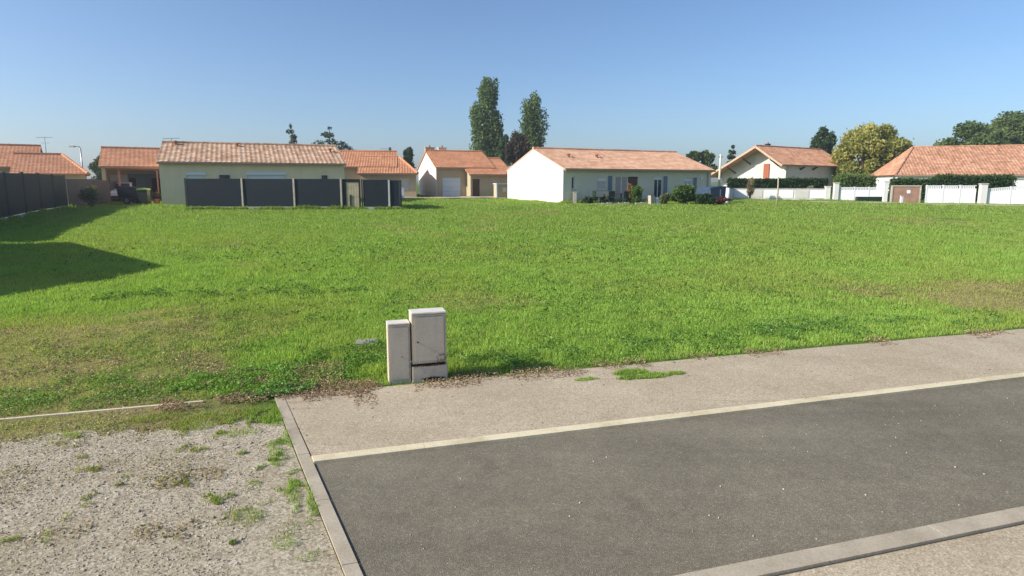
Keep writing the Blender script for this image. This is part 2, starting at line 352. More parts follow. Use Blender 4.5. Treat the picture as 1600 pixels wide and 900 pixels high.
# ------------------------------------------------------------------ grass, weeds, stones, litter
TANL, TANR = -1.02, 1.02
def wedge(n_, y0, y1):
    y = np.sqrt(rng.random(n_) * (y1 ** 2 - y0 ** 2) + y0 ** 2); x = y * (TANL + (TANR - TANL) * rng.random(n_)); return x, y
def blades(x, y, hgt, wid, col, lean=.55, z=None):
    n_ = len(x); ph = rng.random(n_) * 2 * np.pi; la = hgt * lean * rng.random(n_) ** .7; wa = rng.random(n_) * 2 * np.pi
    z = G(x, y) if z is None else z
    wx, wy = np.cos(wa) * wid / 2, np.sin(wa) * wid / 2; lx, ly = np.cos(ph) * la, np.sin(ph) * la
    P = np.zeros((n_, 5, 3))
    for k, (sg, t, hh, ww) in enumerate(((-1, 0, 0, 1), (1, 0, 0, 1), (-1, .35, .6, .8), (1, .35, .6, .8), (0, 1, 1, 0))):
        P[:, k, 0] = x + sg * wx * ww + lx * t; P[:, k, 1] = y + sg * wy * ww + ly * t; P[:, k, 2] = z - .01 + hgt * hh * (1 - .15 * t * lean)
    return P.reshape(-1, 3), np.repeat(col, 5, 0)
def blade_obj(name, parts, mat):
    Vv = np.vstack([p[0] for p in parts]); Cc = np.vstack([p[1] for p in parts]); n_ = len(Vv) // 5; b_ = (np.arange(n_) * 5)[:, None]
    L = (b_ + np.array([[0, 1, 3, 2, 2, 3, 4]])).ravel(); st = (np.arange(n_)[:, None] * 7 + np.array([[0, 4]])).ravel()
    return np_mesh(name, Vv, L, st, mat, Cc)
def grass_colour(x, y):
    n_ = len(x); d = dryness(x, y)[:, None]; r = rng.random((n_, 1)); r2 = rng.random((n_, 1))
    a = np.array([.265, .425, .070]); bb = np.array([.41, .56, .12]); dk = np.array([.15, .28, .035]); st = np.array([.44, .36, .17])
    m_ = fbm(x, y, 2.8, 31)[:, None]; m2 = fbm(x, y, .55, 33)[:, None]
    c = a * (1 - r) + bb * r; k = np.clip((m2 - .45) * 2.4, 0, 1); c = c * (1 - .5 * k) + dk * .5 * k
    yel = np.array([.36, .42, .095]); k = np.clip((m_ - .45) * 1.8 + (fbm(x, y, 9, 35)[:, None] - .5) * 1.2, 0, .7); c = c * (1 - k) + yel * k
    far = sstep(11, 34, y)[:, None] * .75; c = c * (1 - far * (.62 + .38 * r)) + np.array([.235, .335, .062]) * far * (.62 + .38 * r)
    isd = (r2 < d * .42 + .03); c = np.where(isd, st * (.65 + .6 * r), c)
    olive = np.array([.36, .40, .105]); k = d * .55 * (~isd); c = c * (1 - k) + olive * k
    return c
parts = []
def grass_ok(x, y, lo=7.42):
    s = -S16 * x + C16 * y; t = C16 * x + S16 * y
    edge = lo + .10 * (fbm(x, y, .5, 41) - .5) * 2 + .16 * (fbm(x, y, 1.7, 42) - .35)
    left = (t < -1.75) & (s > 6.50 + .9 * (fbm(x, y, 1.1, 43) - .42) + .9 * (fbm(x, y, .3, 44) - .5)) & (t < np.vectorize(endx)(np.clip(s, 3, 7.4)) - .16)
    onstrip = (s > 7.33) & (s < 7.42) & (t < -1.5) & (fbm(x, y, .4, 47) < .50)
    return ((s > edge) | left) & ~onstrip
# houses stand here: no grass inside (x0,y0,rot,L,D)
FOOT = []
for y0, y1, dens, hg, wd in ((5.2, 8.5, 3000, .060, .006), (8.5, 12, 2600, .068, .0075), (12, 17, 1500, .075, .010), (17, 25, 760, .085, .014), (25, 36, 330, .095, .021), (36, 52, 110, .10, .034)):
    n_ = int((y1 ** 2 - y0 ** 2) * 1.02 * dens); x, y = wedge(n_, y0, y1)
    ok = grass_ok(x, y); d = dryness(x, y); ok &= rng.random(len(x)) > d * .25
    ok &= (x > -.70 * y - 7.5)                                     # beyond the boundary fence nothing is seen
    x, y = x[ok], y[ok]; d = dryness(x, y); tall = .6 + .9 * fbm(x, y, .8, 51) + 1.0 * (fbm(x, y, .22, 52) - .5)
    s = -S16 * x + C16 * y; lowedge = .72 + .28 * sstep(7.0, 8.2, s)
    hh = hg * (.5 + .75 * rng.random(len(x))) * tall * (1 - .45 * d) * lowedge
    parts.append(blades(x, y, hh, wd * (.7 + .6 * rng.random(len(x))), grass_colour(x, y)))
# taller tufts at fence feet and walls, along lines
def tuft_line(p0, p1, n_, hg, wd, spread=.15, colm=1.0):
    k = rng.random(n_); x = p0[0] + (p1[0] - p0[0]) * k + rng.normal(0, spread, n_); y = p0[1] + (p1[1] - p0[1]) * k + rng.normal(0, spread, n_)
    keep = fbm(x, y, .7, 61) > .38; x, y = x[keep], y[keep]
    parts.append(blades(x, y, hg * (.4 + .8 * rng.random(len(x))) * (.5 + fbm(x, y, .9, 62)), wd * np.ones(len(x)), grass_colour(x, y) * colm))
tuft_line((-18.6, 34.75), (-6.5, 36.3), 6000, .26, .03, .12, .8); tuft_line((-23.0, 39.3), (-18.7, 34.9), 1500, .22, .03, .3)
tuft_line((3.6, 44.2), (16.5, 50.4), 5000, .30, .035, .3); tuft_line((3.7, 44.2), (-.4, 52.2), 1500, .14, .03, .12)
tuft_line((17.5, 51.6), (27, 50.4), 3000, .16, .03, .4, .9); tuft_line((-20.8, 22.5), (-26.8, 38), 3500, .25, .025, .1)
tuft_line((-2.0, 7.75), (-.3, 8.0), 2500, .13, .008, .12)
# grass clumps creeping on to the path
def patch(cx, cy, rx, ry, n_, hg, wd, colm=1.0, rot=16):
    a_ = rng.random(n_) * 2 * np.pi; r_ = np.sqrt(rng.random(n_)); u_, v_ = rx * r_ * np.cos(a_), ry * r_ * np.sin(a_)
    x = cx + u_ * math.cos(R(rot)) - v_ * math.sin(R(rot)); y = cy + u_ * math.sin(R(rot)) + v_ * math.cos(R(rot))
    s_, t_ = -S16 * x + C16 * y, C16 * x + S16 * y; e_ = np.vectorize(endx)(s_); keep = (fbm(x, y, .16, 71) + .35 * (1 - r_) > .5) & ((t_ < e_ - .11) | (t_ > e_ + 1.0)); x, y = x[keep], y[keep]; c = grass_colour(x, y); 
    parts.append(blades(x, y, hg * (.4 + .8 * rng.random(len(x))), wd * np.ones(len(x)), c * colm, .8, z=np.full(len(x), .02)))
patch(1.78, 7.55, .50, .10, 2600, .055, .007, .85); patch(1.55, 7.68, .25, .10, 900, .07, .007, .9); patch(.95, 7.42, .18, .06, 500, .04, .007, .9)
for q in ((-2.95, 5.42, .10, .07, 300), (-2.42, 4.55, .10, .16, 420), (-2.0, 4.25, .2, .14, 500), (-3.6, 5.95, .2, .08, 260), (-4.4, 5.75, .16, .05, 160), (-1.75, 4.55, .06, .3, 380), (-2.2, 5.3, .05, .35, 320), (-3.1, 6.15, .55, .26, 4200), (-2.55, 6.25, .3, .22, 2400), (-3.9, 6.15, .4, .12, 1200), (-2.2, 5.75, .08, .3, 500), (-1.62, 4.6, .05, .45, 700), (-2.8, 5.75, .3, .12, 500), (-3.75, 5.0, .08, .05, 90), (-2.35, 6.2, .3, .25, 1500), (-1.6, 4.0, .1, .2, 260)):
    patch(*q[:4], int(q[4] * .7), .035, .006, .8, 20)
for k in range(75):
    s_ = 3.4 + 3.4 * random.random() ** .6; t_ = endx(s_) - .2 - 4.5 * random.random() ** 2.2; x_, y_ = ST(s_, t_)
    patch(x_, y_, random.uniform(.03, .11), random.uniform(.02, .07), random.randint(25, 110), .028, .006, random.uniform(.55, .9), random.uniform(0, 180))
for y0, y1, nt_, hg, wd, nb in ((8.3, 14, 700, .125, .008, 26), (14, 24, 1500, .14, .013, 22), (24, 40, 2200, .15, .022, 14)):
    cx, cy = wedge(nt_, y0, y1); ok = grass_ok(cx, cy, 7.7) & (fbm(cx, cy, 2.2, 95) > .42) & (cx > -.70 * cy - 7.5) & (cy < 35); cx, cy = cx[ok], cy[ok]
    x = np.repeat(cx, nb) + rng.normal(0, .05 + y0 * .003, len(cx) * nb); y = np.repeat(cy, nb) + rng.normal(0, .05 + y0 * .003, len(cx) * nb); ht = np.repeat(.6 + .7 * rng.random(len(cx)), nb); tn = np.repeat(.72 + .45 * rng.random(len(cx)), nb)[:, None]
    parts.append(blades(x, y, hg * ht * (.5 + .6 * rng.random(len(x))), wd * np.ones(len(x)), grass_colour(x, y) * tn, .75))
g_o = blade_obj('grass', parts, M['grass']); tag(g_o, 'lush green meadow grass with dry yellow patches covering the empty plot', 'grass', kind='stuff')

def leaf_quads(P, size, col, flat=0.0):
    n_ = len(P); a_ = rng.normal(size=(n_, 3)); a_[:, 2] *= (1 - flat); a_ /= np.linalg.norm(a_, axis=1)[:, None]
    b_ = rng.normal(size=(n_, 3)); b_[:, 2] *= (1 - flat); b_ = np.cross(np.cross(a_, b_), a_); b_ /= np.linalg.norm(b_, axis=1)[:, None] + 1e-9
    s_ = np.asarray(size).reshape(-1, 1) * np.ones((n_, 1)); Vv = np.stack([P - a_ * s_ * .6, P + b_ * s_ * .33, P + a_ * s_ * .6, P - b_ * s_ * .33], 1).reshape(-1, 3)
    return Vv, np.repeat(col, 4, 0)
def leaf_obj(name, parts_, mat, parent=None):
    Vv = np.vstack([p[0] for p in parts_]); Cc = np.vstack([p[1] for p in parts_]); n_ = len(Vv) // 4
    return np_mesh(name, Vv, np.arange(n_ * 4), np.arange(0, n_ * 4, 4), mat, Cc, parent)
# broad-leaved weeds left of the cabinets
lp = []
def weeds(cx, cy, rx, ry, n_, size, hg, c1, c2, rot=16, rough=.46):
    a_ = rng.random(n_) * 2 * np.pi; r_ = np.sqrt(rng.random(n_)); u_, v_ = rx * r_ * np.cos(a_), ry * r_ * np.sin(a_)
    x = cx + u_ * math.cos(R(rot)) - v_ * math.sin(R(rot)); y = cy + u_ * math.sin(R(rot)) + v_ * math.cos(R(rot))
    cl = fbm(x, y, .28, 81); keep = cl + .25 * (1 - r_) > rough; x, y, cl = x[keep], y[keep], cl[keep]
    z = G(x, y) + .02 + hg * rng.random(len(x)) * np.clip((cl - .3) * 2.4, .1, 1); k = rng.random((len(x), 1))
    lp.append(leaf_quads(np.stack([x, y, z], 1), size * (.5 + rng.random(len(x))), np.array(c1) * (1 - k) + np.array(c2) * k, .55))
weeds(-3.2, 7.35, 1.05, .55, 5500, .026, .10, (.12, .25, .035), (.24, .41, .06), 16, .46)
weeds(-2.5, 7.9, 1.0, .6, 5000, .026, .10, (.12, .25, .035), (.24, .40, .06))
weeds(-2.85, 6.95, .5, .2, 1800, .026, .09, (.10, .22, .045), (.2, .36, .09), 16, .4)
weeds(-1.9, 8.5, 1.2, .7, 3500, .032, .08, (.07, .15, .025), (.16, .28, .05))
weeds(-.2, 8.2, .5, .3, 1500, .03, .10, (.05, .13, .02), (.13, .25, .04))
weeds(2.6, 9.3, 3.5, .6, 4500, .034, .09, (.07, .16, .03), (.15, .28, .05), 16, .55)
weeds(6.5, 10.5, 3, .8, 3500, .038, .09, (.06, .16, .04), (.15, .28, .07), 16, .6)
weeds(-6, 12.8, 3, .5, 3000, .04, .10, (.05, .12, .02), (.12, .22, .035), 10, .55)
weeds(1.5, 13.5, 8, 3, 9000, .045, .09, (.05, .14, .025), (.12, .23, .04), 10, .62)
weeds(0, 20, 14, 4, 12000, .06, .11, (.05, .14, .025), (.12, .22, .04), 10, .64)
weeds(-5.2, 9.3, 2.2, 2.0, 9000, .028, .05, (.10, .19, .035), (.24, .34, .08), 16, .60)
weeds(-4.6, 7.2, 2.6, .45, 6000, .026, .05, (.10, .20, .035), (.24, .36, .08), 16, .55)
weeds(-4.6, 6.75, 2.6, .28, 5000, .022, .035, (.12, .22, .04), (.26, .36, .09), 16, .48)
weeds(1.5, 10.2, 4.5, 2.2, 12000, .032, .07, (.12, .24, .04), (.26, .42, .08), 12, .60)
tag(leaf_obj('weeds', lp, M['leaf']), 'low broad-leaved green weeds among the grass left of the meter cabinets', 'weeds', kind='stuff')

# dry litter: brown dead plants along the back of the path
lp = []
def litter(s0, s1, t0, t1, n_, size, thr, cols, hg=.02, zz=.024):
    s = s0 + (s1 - s0) * rng.random(n_); t = t0 + (t1 - t0) * rng.random(n_); x, y = -S16 * s + C16 * t, C16 * s + S16 * t
    keep = fbm(x, y, .45, 91) > thr + .16 * np.abs((s - (s0 + s1) / 2) / (s1 - s0)) * 2; x, y, s, t = x[keep], y[keep], s[keep], t[keep]
    z = np.maximum(G(x, y), zz) + hg * rng.random(len(x)); k = rng.integers(0, len(cols), len(x)); c = np.array(cols)[k] * (.7 + .6 * rng.random((len(x), 1)))
    lp.append(leaf_quads(np.stack([x, y, z], 1), size * (.4 + rng.random(len(x))), c, .75))
BR = [(.30, .20, .12), (.38, .27, .16), (.20, .13, .08), (.42, .32, .21), (.27, .15, .09)]
litter(7.12, 7.62, -2.0, .6, 9000, .018, .42, BR, .035); litter(7.1, 7.6, .6, 9, 9000, .020, .46, BR, .03); litter(7.0, 7.5, 9, 22, 7000, .03, .46, BR, .03)
litter(6.6, 7.3, .1, .35, 350, .02, .3, BR, .01); litter(5.6, 7.2, -.6, 12, 2600, .013, .56, BR, .006); litter(7.5, 8.6, -1.7, -.0, 6000, .020, .44, BR, .06)
litter(7.0, 7.5, -.5, 3, 2500, .022, .45, [(.30, .20, .13), (.40, .30, .2)], .02); litter(5.48, 5.62, 3, 14, 700, .014, .5, BR, .006, .036)
litter(4.0, 6.9, -2.9, -1.9, 5000, .016, .5, [(.25, .2, .09), (.3, .22, .12), (.2, .2, .06)], .015, .01)
litter(4.4, 5.6, -1.9, -1.0, 2500, .02, .46, [(.25, .17, .08), (.3, .22, .1), (.22, .2, .06)], .02, .01)
litter(4.9, 5.9, -1.95, -1.35, 1300, .016, .44, [(.30, .25, .12), (.34, .27, .13), (.24, .24, .08)], .03, .01)
litter(7.5, 12, -7, -1.5, 22000, .026, .46, [(.34, .27, .13), (.28, .2, .1), (.4, .33, .18)], .03)
litter(10, 13, 9, 16, 9000, .03, .46, [(.34, .27, .13), (.28, .19, .1)], .04)
litter(6.35, 7.5, -8, -2.2, 9000, .018, .36, [(.36, .30, .16), (.30, .24, .13), (.42, .36, .2), (.22, .26, .09)], .02, .004)
tag(leaf_obj('dead_leaves', lp, M['litter']), 'brown dead plant litter along the back edge of the footpath', 'dead leaves', kind='stuff')

# stones: gravel lot and loose pebbles
def icos():
    bm = bmesh.new(); bmesh.ops.create_icosphere(bm, subdivisions=1, radius=1); vs = np.array([v_.co[:] for v_ in bm.verts]); fs = np.array([[q.index for q in f_.verts] for f_ in bm.faces]); bm.free(); return vs, fs
IV, IF = icos()
def stones(name, x, y, z, size, col, label):
    n_ = len(x); s_ = size[:, None, None] * (1 + .35 * rng.normal(size=(n_, 1, 3)).clip(-1.5, 1.5)) * np.array([1, 1, .8]); a_ = rng.random(n_) * 6.28
    P = IV[None] * (1 + .16 * rng.normal(size=(n_, len(IV), 1))) * s_; ca, sa = np.cos(a_)[:, None], np.sin(a_)[:, None]
    Q_ = np.stack([P[..., 0] * ca - P[..., 1] * sa + x[:, None], P[..., 0] * sa + P[..., 1] * ca + y[:, None], P[..., 2] + z[:, None]], -1)
    L = (IF.ravel()[None] + (np.arange(n_) * len(IV))[:, None]).ravel()
    o = np_mesh(name, Q_.reshape(-1, 3), L, np.arange(0, len(L), 3), M['stones'], np.repeat(col, len(IV), 0)); return tag(o, label, 'stones', kind='stuff')
n_ = 56000; s = 2.9 + 4.1 * rng.random(n_); t = -9 + 8.3 * rng.random(n_); x, y = -S16 * s + C16 * t, C16 * s + S16 * t
ok = (t < np.vectorize(endx)(s) - .13) & (s < 7.15 - .7 * fbm(x, y, .6, 15)) & (fbm(x, y, .5, 16) + .25 * fbm(x, y, .09, 17) > .33 + .1 * np.clip(s - 6.2, 0, 1)) & (np.abs(x) < y * 1.15); x, y = x[ok], y[ok]
sz = .0022 + .0052 * rng.random(len(x)) ** 2.2 + .007 * (rng.random(len(x)) > .99)
k = rng.random((len(x), 1)); k2 = rng.random((len(x), 1)); gcol = np.array([.20, .17, .135]) * (1 - k) + np.array([.52, .475, .40]) * k; gcol = gcol * np.array([1.06, 1.03, .95]); gcol = np.where(k2 > .96, np.array([.56, .54, .50]), gcol); gcol = np.where(k2 < .12, np.array([.26, .18, .14]), gcol)
stones('gravel', x, y, .004 + sz * .25, sz, gcol, 'grey and beige gravel spread over the lot left of the road end')
n_ = 300; s = 3.2 + 2.1 * rng.random(n_); t = -.8 + 11 * rng.random(n_) ** 1.2; x, y = -S16 * s + C16 * t, C16 * s + S16 * t
sz = .0028 + .006 * rng.random(n_) ** 3; col = np.where(rng.random((n_, 1)) > .45, np.array([[.50, .47, .41]]), np.array([[.34, .31, .26]]))
n2 = 260; s2 = 5.6 + 1.5 * rng.random(n2); t2 = -1.2 + 11 * rng.random(n2); x2, y2 = -S16 * s2 + C16 * t2, C16 * s2 + S16 * t2; sz2 = .003 + .007 * rng.random(n2) ** 3; col2 = np.full((n2, 3), .2) * np.array([[1, .85, .7]])
stones('pebbles', np.r_[x, x2], np.r_[y, y2], np.r_[.006 + sz * .3, .022 + sz2 * .3], np.r_[sz, sz2], np.vstack([col, col2]), 'small pale pebbles scattered on the asphalt and footpath')

# ------------------------------------------------------------------ thin autumn haze
hm = bpy.data.materials.new('haze'); hm.use_nodes = True; hn = hm.node_tree; hn.nodes.clear()
hv = hn.nodes.new('ShaderNodeVolumePrincipled'); hv.inputs['Color'].default_value = (.93, .95, 1, 1); hv.inputs['Density'].default_value = .0009; hv.inputs['Anisotropy'].default_value = .5
ho = hn.nodes.new('ShaderNodeOutputMaterial'); hn.links.new(hv.outputs[0], ho.inputs['Volume'])
tag(MB().box(-420, 420, -60, 420, -1.0, 21.5).build('haze', hm), kind='stuff')

# ------------------------------------------------------------------ trees
def clump_leaves(cl, n_, size, c1, c2, shell=.55, hue=.0):
    cl = np.array(cl, float); w_ = (cl[:, 3] * cl[:, 4] * cl[:, 5]) ** (2 / 3); k = rng.choice(len(cl), n_, p=w_ / w_.sum()); d = rng.normal(size=(n_, 3)); d /= np.linalg.norm(d, axis=1)[:, None]
    r_ = shell + (1 - shell) * rng.random((n_, 1)) ** .6; r_ *= 1 + .22 * rng.normal(size=(n_, 1)) * .6
    P = cl[k, :3] + d * r_ * cl[k, 3:6]; tone = rng.random(len(cl))[k][:, None] * .6 + rng.random((n_, 1)) * .4; c = np.array(c1) * (1 - tone) + np.array(c2) * tone
    return leaf_quads(P, size * (.6 + .8 * rng.random(n_)), c)
def tree(name, x, y, label, trunk, limbs, clumps, n_, size, c1, c2, cat='tree', group=None, shell=.5, bare=None):
    r_ = empty(name, x, y, 0, label, cat, group); mb = MB(); mb.tube(*trunk)
    for p, q, r0 in limbs:
        mid = (Vector(p) + Vector(q)) / 2 + Vector((random.uniform(-.2, .2), random.uniform(-.2, .2), .15)); mb.tube([p, mid, q], [r0, r0 * .6, r0 * .15], 6)
    mb.build('trunk', M['bark'], r_, smooth=True); leaf_obj('crown', [clump_leaves(clumps, n_, size, c1, c2, shell)], M['leaf'], r_); return r_
def round_tree(name, x, y, top, rad, base, label, n_, size, c1, c2, nc=26, seed=1, cat='tree', group=None, squash=1.0, shell=.5):
    random.seed(seed); zc = (top + base) / 2; hz = (top - base) / 2; cl = []; limbs = []
    for i_ in range(nc):
        a_ = random.uniform(0, 6.28); u_ = random.uniform(-.85, .9); rr = math.sqrt(max(0, 1 - u_ * u_)) * random.uniform(.35, .85); k = random.choice((.14, .2, .26, .32, .38)); rr *= 1.18 - .4 * k
        c = (rr * rad * math.cos(a_), rr * rad * squash * math.sin(a_), zc + u_ * hz * .78); cl.append((*c, rad * k, rad * k, hz * k * 1.0)); 
        if i_ % 2 == 0: limbs.append(((0, 0, base + random.uniform(-.3, .3) * hz * .6), c, rad * .035 + .03))
    return tree(name, x, y, label, ([(0, 0, -.1), (.05, 0, base * .6), (.1, .05, zc), (0, .1, zc + hz * .5)], [rad * .08 + .05, rad * .065 + .04, rad * .04 + .03, .03]), limbs, cl, n_, size, c1, c2, cat, group, shell)
def poplar(x, y, H, prof, label, seed, n_, size, group):
    random.seed(seed); cl = []; limbs = []
    z = H * .10
    while z < H * .98:
        k = z / H; wd = np.interp(k, [p[0] for p in prof], [p[1] for p in prof]); off = np.interp(k, [p[0] for p in prof], [p[2] for p in prof])
        for j in range(4):
            a_ = random.uniform(0, 6.28); rr = wd * random.uniform(.2, .62); c = (off + rr * math.cos(a_), rr * math.sin(a_), z + random.uniform(-.3, .3)); q = max(.35, wd * random.uniform(.32, .5)); cl.append((*c, q, q, q * 1.6)); limbs.append(((off * .5, 0, z - 1.2), c, .06))
        z += H * .042
    return tree('poplar_tree', x, y, label, ([(0, 0, -.1), (.05, 0, H * .3), (0, .05, H * .6), (0, 0, H * .95)], [.42, .33, .2, .04]), limbs, cl, n_, size, (.055, .10, .028), (.17, .235, .07), 'tree', group)
DK1, DK2 = (.030, .062, .022), (.08, .13, .042)
poplar(-4.0, 100, 17.6, [(0, 3.2, 0), (.25, 3.2, 0), (.4, 3.1, -.1), (.55, 3.2, 0), (.67, 3.2, -.3), (.74, 1.5, .1), (.82, 2.3, .4), (.92, 2.0, .3), (1, 1.0, .2)], 'taller and wider of the two slender poplars, with a notched crown', 4, 24000, .36, 'poplars behind the houses')
poplar(3.2, 95, 14.7, [(0, 2.3, 0), (.3, 2.5, 0), (.5, 2.4, .1), (.7, 2.3, .1), (.85, 2.0, 0), (.95, 1.4, -.1), (1, .7, -.1)], 'shorter narrower poplar, right of the wide one', 9, 12000, .3, 'poplars behind the houses')
round_tree('purple_leaved_tree', .9, 88, 8.4, 1.9, 2.0, 'dark purple-brown leaved tree between the two poplars', 7000, .28, (.055, .045, .028), (.12, .085, .05), 18, 3)
round_tree('broadleaf_tree', -.9, 93, 8.6, 1.5, 3.2, 'small green tree between the wide poplar and the purple tree', 3500, .28, DK1, DK2, 14, 13)
round_tree('broadleaf_tree', 43.3, 75, 8.3, 4.0, .3, 'large tree with yellow autumn leaves behind the white gate', 34000, .30, (.17, .20, .045), (.48, .43, .12), 46, 5, shell=.35)
round_tree('broadleaf_tree', 46.3, 92, 9.3, 2.0, 2.5, 'dark green tree half hidden by the yellow tree', 9000, .34, DK1, DK2, 20, 6)
round_tree('broadleaf_tree', 61, 95, 6.8, 3.2, 2.0, 'low dark tree just showing above the left end of the weathered tile roof', 5000, .34, DK1, DK2, 16, 8)
round_tree('broadleaf_tree', 77, 92, 11.8, 6.4, 3.0, 'tallest green tree at the right edge of the photo', 20000, .40, (.07, .11, .035), (.20, .25, .08), 40, 10)
round_tree('broadleaf_tree', 67.5, 90, 9.8, 4.8, 2.4, 'mid height green tree in front of the tallest one above the weathered roof', 13000, .38, (.07, .11, .03), (.19, .24, .07), 30, 12)
round_tree('broadleaf_tree', 27.6, 90, 5.9, 2.5, 1.6, 'yellow-green bushy tree in the gap left of the chalet', 7000, .3, (.06, .10, .02), (.13, .17, .04), 18, 15)
round_tree('broadleaf_tree', 24.6, 84, 5.9, 1.2, 2.0, 'small dark tree right above the end of the long salmon roof', 2500, .28, DK1, DK2, 10, 16)
round_tree('broadleaf_tree', -15.4, 92, 6.6, 1.3, 2.0, 'distant dark tree seen between two orange roofs', 2500, .3, DK1, DK2, 10, 18)
round_tree('broadleaf_tree', -41.5, 64, 4.0, 1.9, .6, 'rounded green tree at the foot of the street lamp', 6000, .22, (.03, .07, .02), (.10, .14, .03), 16, 19)
random.seed(22)
def conifer(x, y, H, rad, label, lean=0, seed=1, n_=5000, size=.22, tiers=9, gap=1.0, col=(DK1, (.05, .085, .04)), group='conifers behind the houses'):
    random.seed(seed); cl = []; limbs = []
    for i_ in range(tiers):
        k = i_ / (tiers - 1); z = H * (.15 + .83 * k); rr = rad * (1 - k) ** .55 + .15; m_ = max(2, int(6 * (1 - k) + 2))
        for j in range(m_):
            a_ = random.uniform(0, 6.28); q = rr * random.uniform(.3, 1.0) * gap; c = (lean * k ** 1.5 + q * math.cos(a_), q * math.sin(a_), z - q * .1 + random.uniform(-.15, .15) * rr)
            cl.append((*c, rr * .42 + .12, rr * .42 + .12, rr * .14 + .26)); limbs.append(((lean * k ** 1.5, 0, z + .1), c, .05))
    return tree('conifer_tree', x, y, label, ([(0, 0, -.1), (lean * .2, 0, H * .4), (lean * .6, 0, H * .75), (lean, 0, H)], [.22, .16, .1, .02]), limbs, cl, n_, size, col[0], col[1], 'tree', group)
conifer(-27.6, 80, 8.5, .9, 'slim conifer with bent leaning tip above the striped roof', -.9, 2, 6000, .22, 12)
conifer(-26.0, 88, 9.0, 3.6, 'spreading open cedar behind the right end of the striped roof', .2, 5, 15000, .24, 9, 1.0)
conifer(-17.7, 90, 6.1, 1.1, 'small pointed conifer between the orange ridges', 0, 7, 4500, .24, 8)
conifer(31.4, 88, 6.4, .8, 'small dark pointed conifer left of the chalet roof', 0, 8, 4500, .24, 8)
conifer(-41.1, 62, 4.2, .8, 'small pointed conifer beside the street lamp tree', 0, 11, 4500, .18, 8)

# ------------------------------------------------------------------ house parts
def roof_plane(V_, F_, UV_, o, ud, vd, poly, period, amp, nrows=.36):
    """corrugated tile plane clipped to a convex polygon given in (along, upslope) metres"""
    o, ud, vd = Vector(o), Vector(ud).normalized(), Vector(vd).normalized(); nd = ud.cross(vd).normalized()
    u0, u1 = min(p[0] for p in poly), max(p[0] for p in poly); v0, v1 = min(p[1] for p in poly), max(p[1] for p in poly)
    bm = bmesh.new(); st = period / 6; us = np.arange(u0 - (u0 % st) - st, u1 + st, st); rows = np.arange(v0 - (v0 % nrows), v1 + nrows, nrows); grid = []
    for r_ in rows:
        for e, dz in ((.0, .018), (nrows - .001, 0.0)):
            grid.append([bm.verts.new((u_, r_ + e, amp * (.5 + .5 * math.cos(2 * math.pi * u_ / period)) + dz)) for u_ in us])
    for i_ in range(len(grid) - 1):
        for j in range(len(us) - 1): bm.faces.new((grid[i_][j], grid[i_][j + 1], grid[i_ + 1][j + 1], grid[i_ + 1][j]))
    n_ = len(poly); ar = sum(poly[i_][0] * poly[(i_ + 1) % n_][1] - poly[(i_ + 1) % n_][0] * poly[i_][1] for i_ in range(n_))
    for i_ in range(n_):
        a_, b_ = poly[i_], poly[(i_ + 1) % n_]; d = Vector((b_[0] - a_[0], b_[1] - a_[1], 0)); nn_ = Vector((d.y, -d.x, 0)) * (1 if ar > 0 else -1)
        bmesh.ops.bisect_plane(bm, geom=bm.verts[:] + bm.edges[:] + bm.faces[:], plane_co=(a_[0], a_[1], 0), plane_no=nn_, clear_outer=True)
    bm.verts.index_update(); k = len(V_)
    for v_ in bm.verts: V_.append(tuple(o + ud * v_.co.x + vd * v_.co.y + nd * v_.co.z))
    for f_ in bm.faces: F_.append([q.index + k for q in f_.verts]); UV_.append([(q.co.x, q.co.y) for q in f_.verts])
    bm.free()
    # slab underneath
    k = len(V_); tp = [o + ud * p[0] + vd * p[1] - nd * .004 for p in poly]; bt = [q - nd * .09 for q in tp]; V_ += [tuple(q) for q in tp + bt]
    fs = [list(range(n_)), list(range(2 * n_ - 1, n_ - 1, -1))] + [[i_, n_ + i_, n_ + (i_ + 1) % n_, (i_ + 1) % n_] for i_ in range(n_)]
    for f_ in fs: F_.append([q + k for q in f_]); UV_.append([(0.1, 0.1)] * len(f_))
def roof_obj(name, planes, ridges, mat, parent, period, amp):
    V_, F_, UV_ = [], [], []
    for p in planes: roof_plane(V_, F_, UV_, *p, period, amp)
    for p, q in ridges:
        mb = MB(); p = Vector(p); q = Vector(q); L_ = (q - p).length; n_ = max(1, int(L_ / .4))
        for i_ in range(n_): mb.tube([p + (q - p) * i_ / n_, p + (q - p) * (i_ + 1.0) / n_], [.12, .10], 8)
        k = len(V_); V_ += mb.v
        for f_ in mb.f: F_.append([a_ + k for a_ in f_]); UV_.append([(mb.v[a_][0] * 1.0, mb.v[a_][1]) for a_ in f_])
    me = bpy.data.meshes.new(name); me.from_pydata(V_, [], F_); uv = me.uv_layers.new(name='UVMap'); flat = [c for f_ in UV_ for p in f_ for c in p]; uv.data.foreach_set('uv', flat)
    me.materials.append(mat); o = bpy.data.objects.new(name, me); C.objects.link(o); o.parent = parent; return o
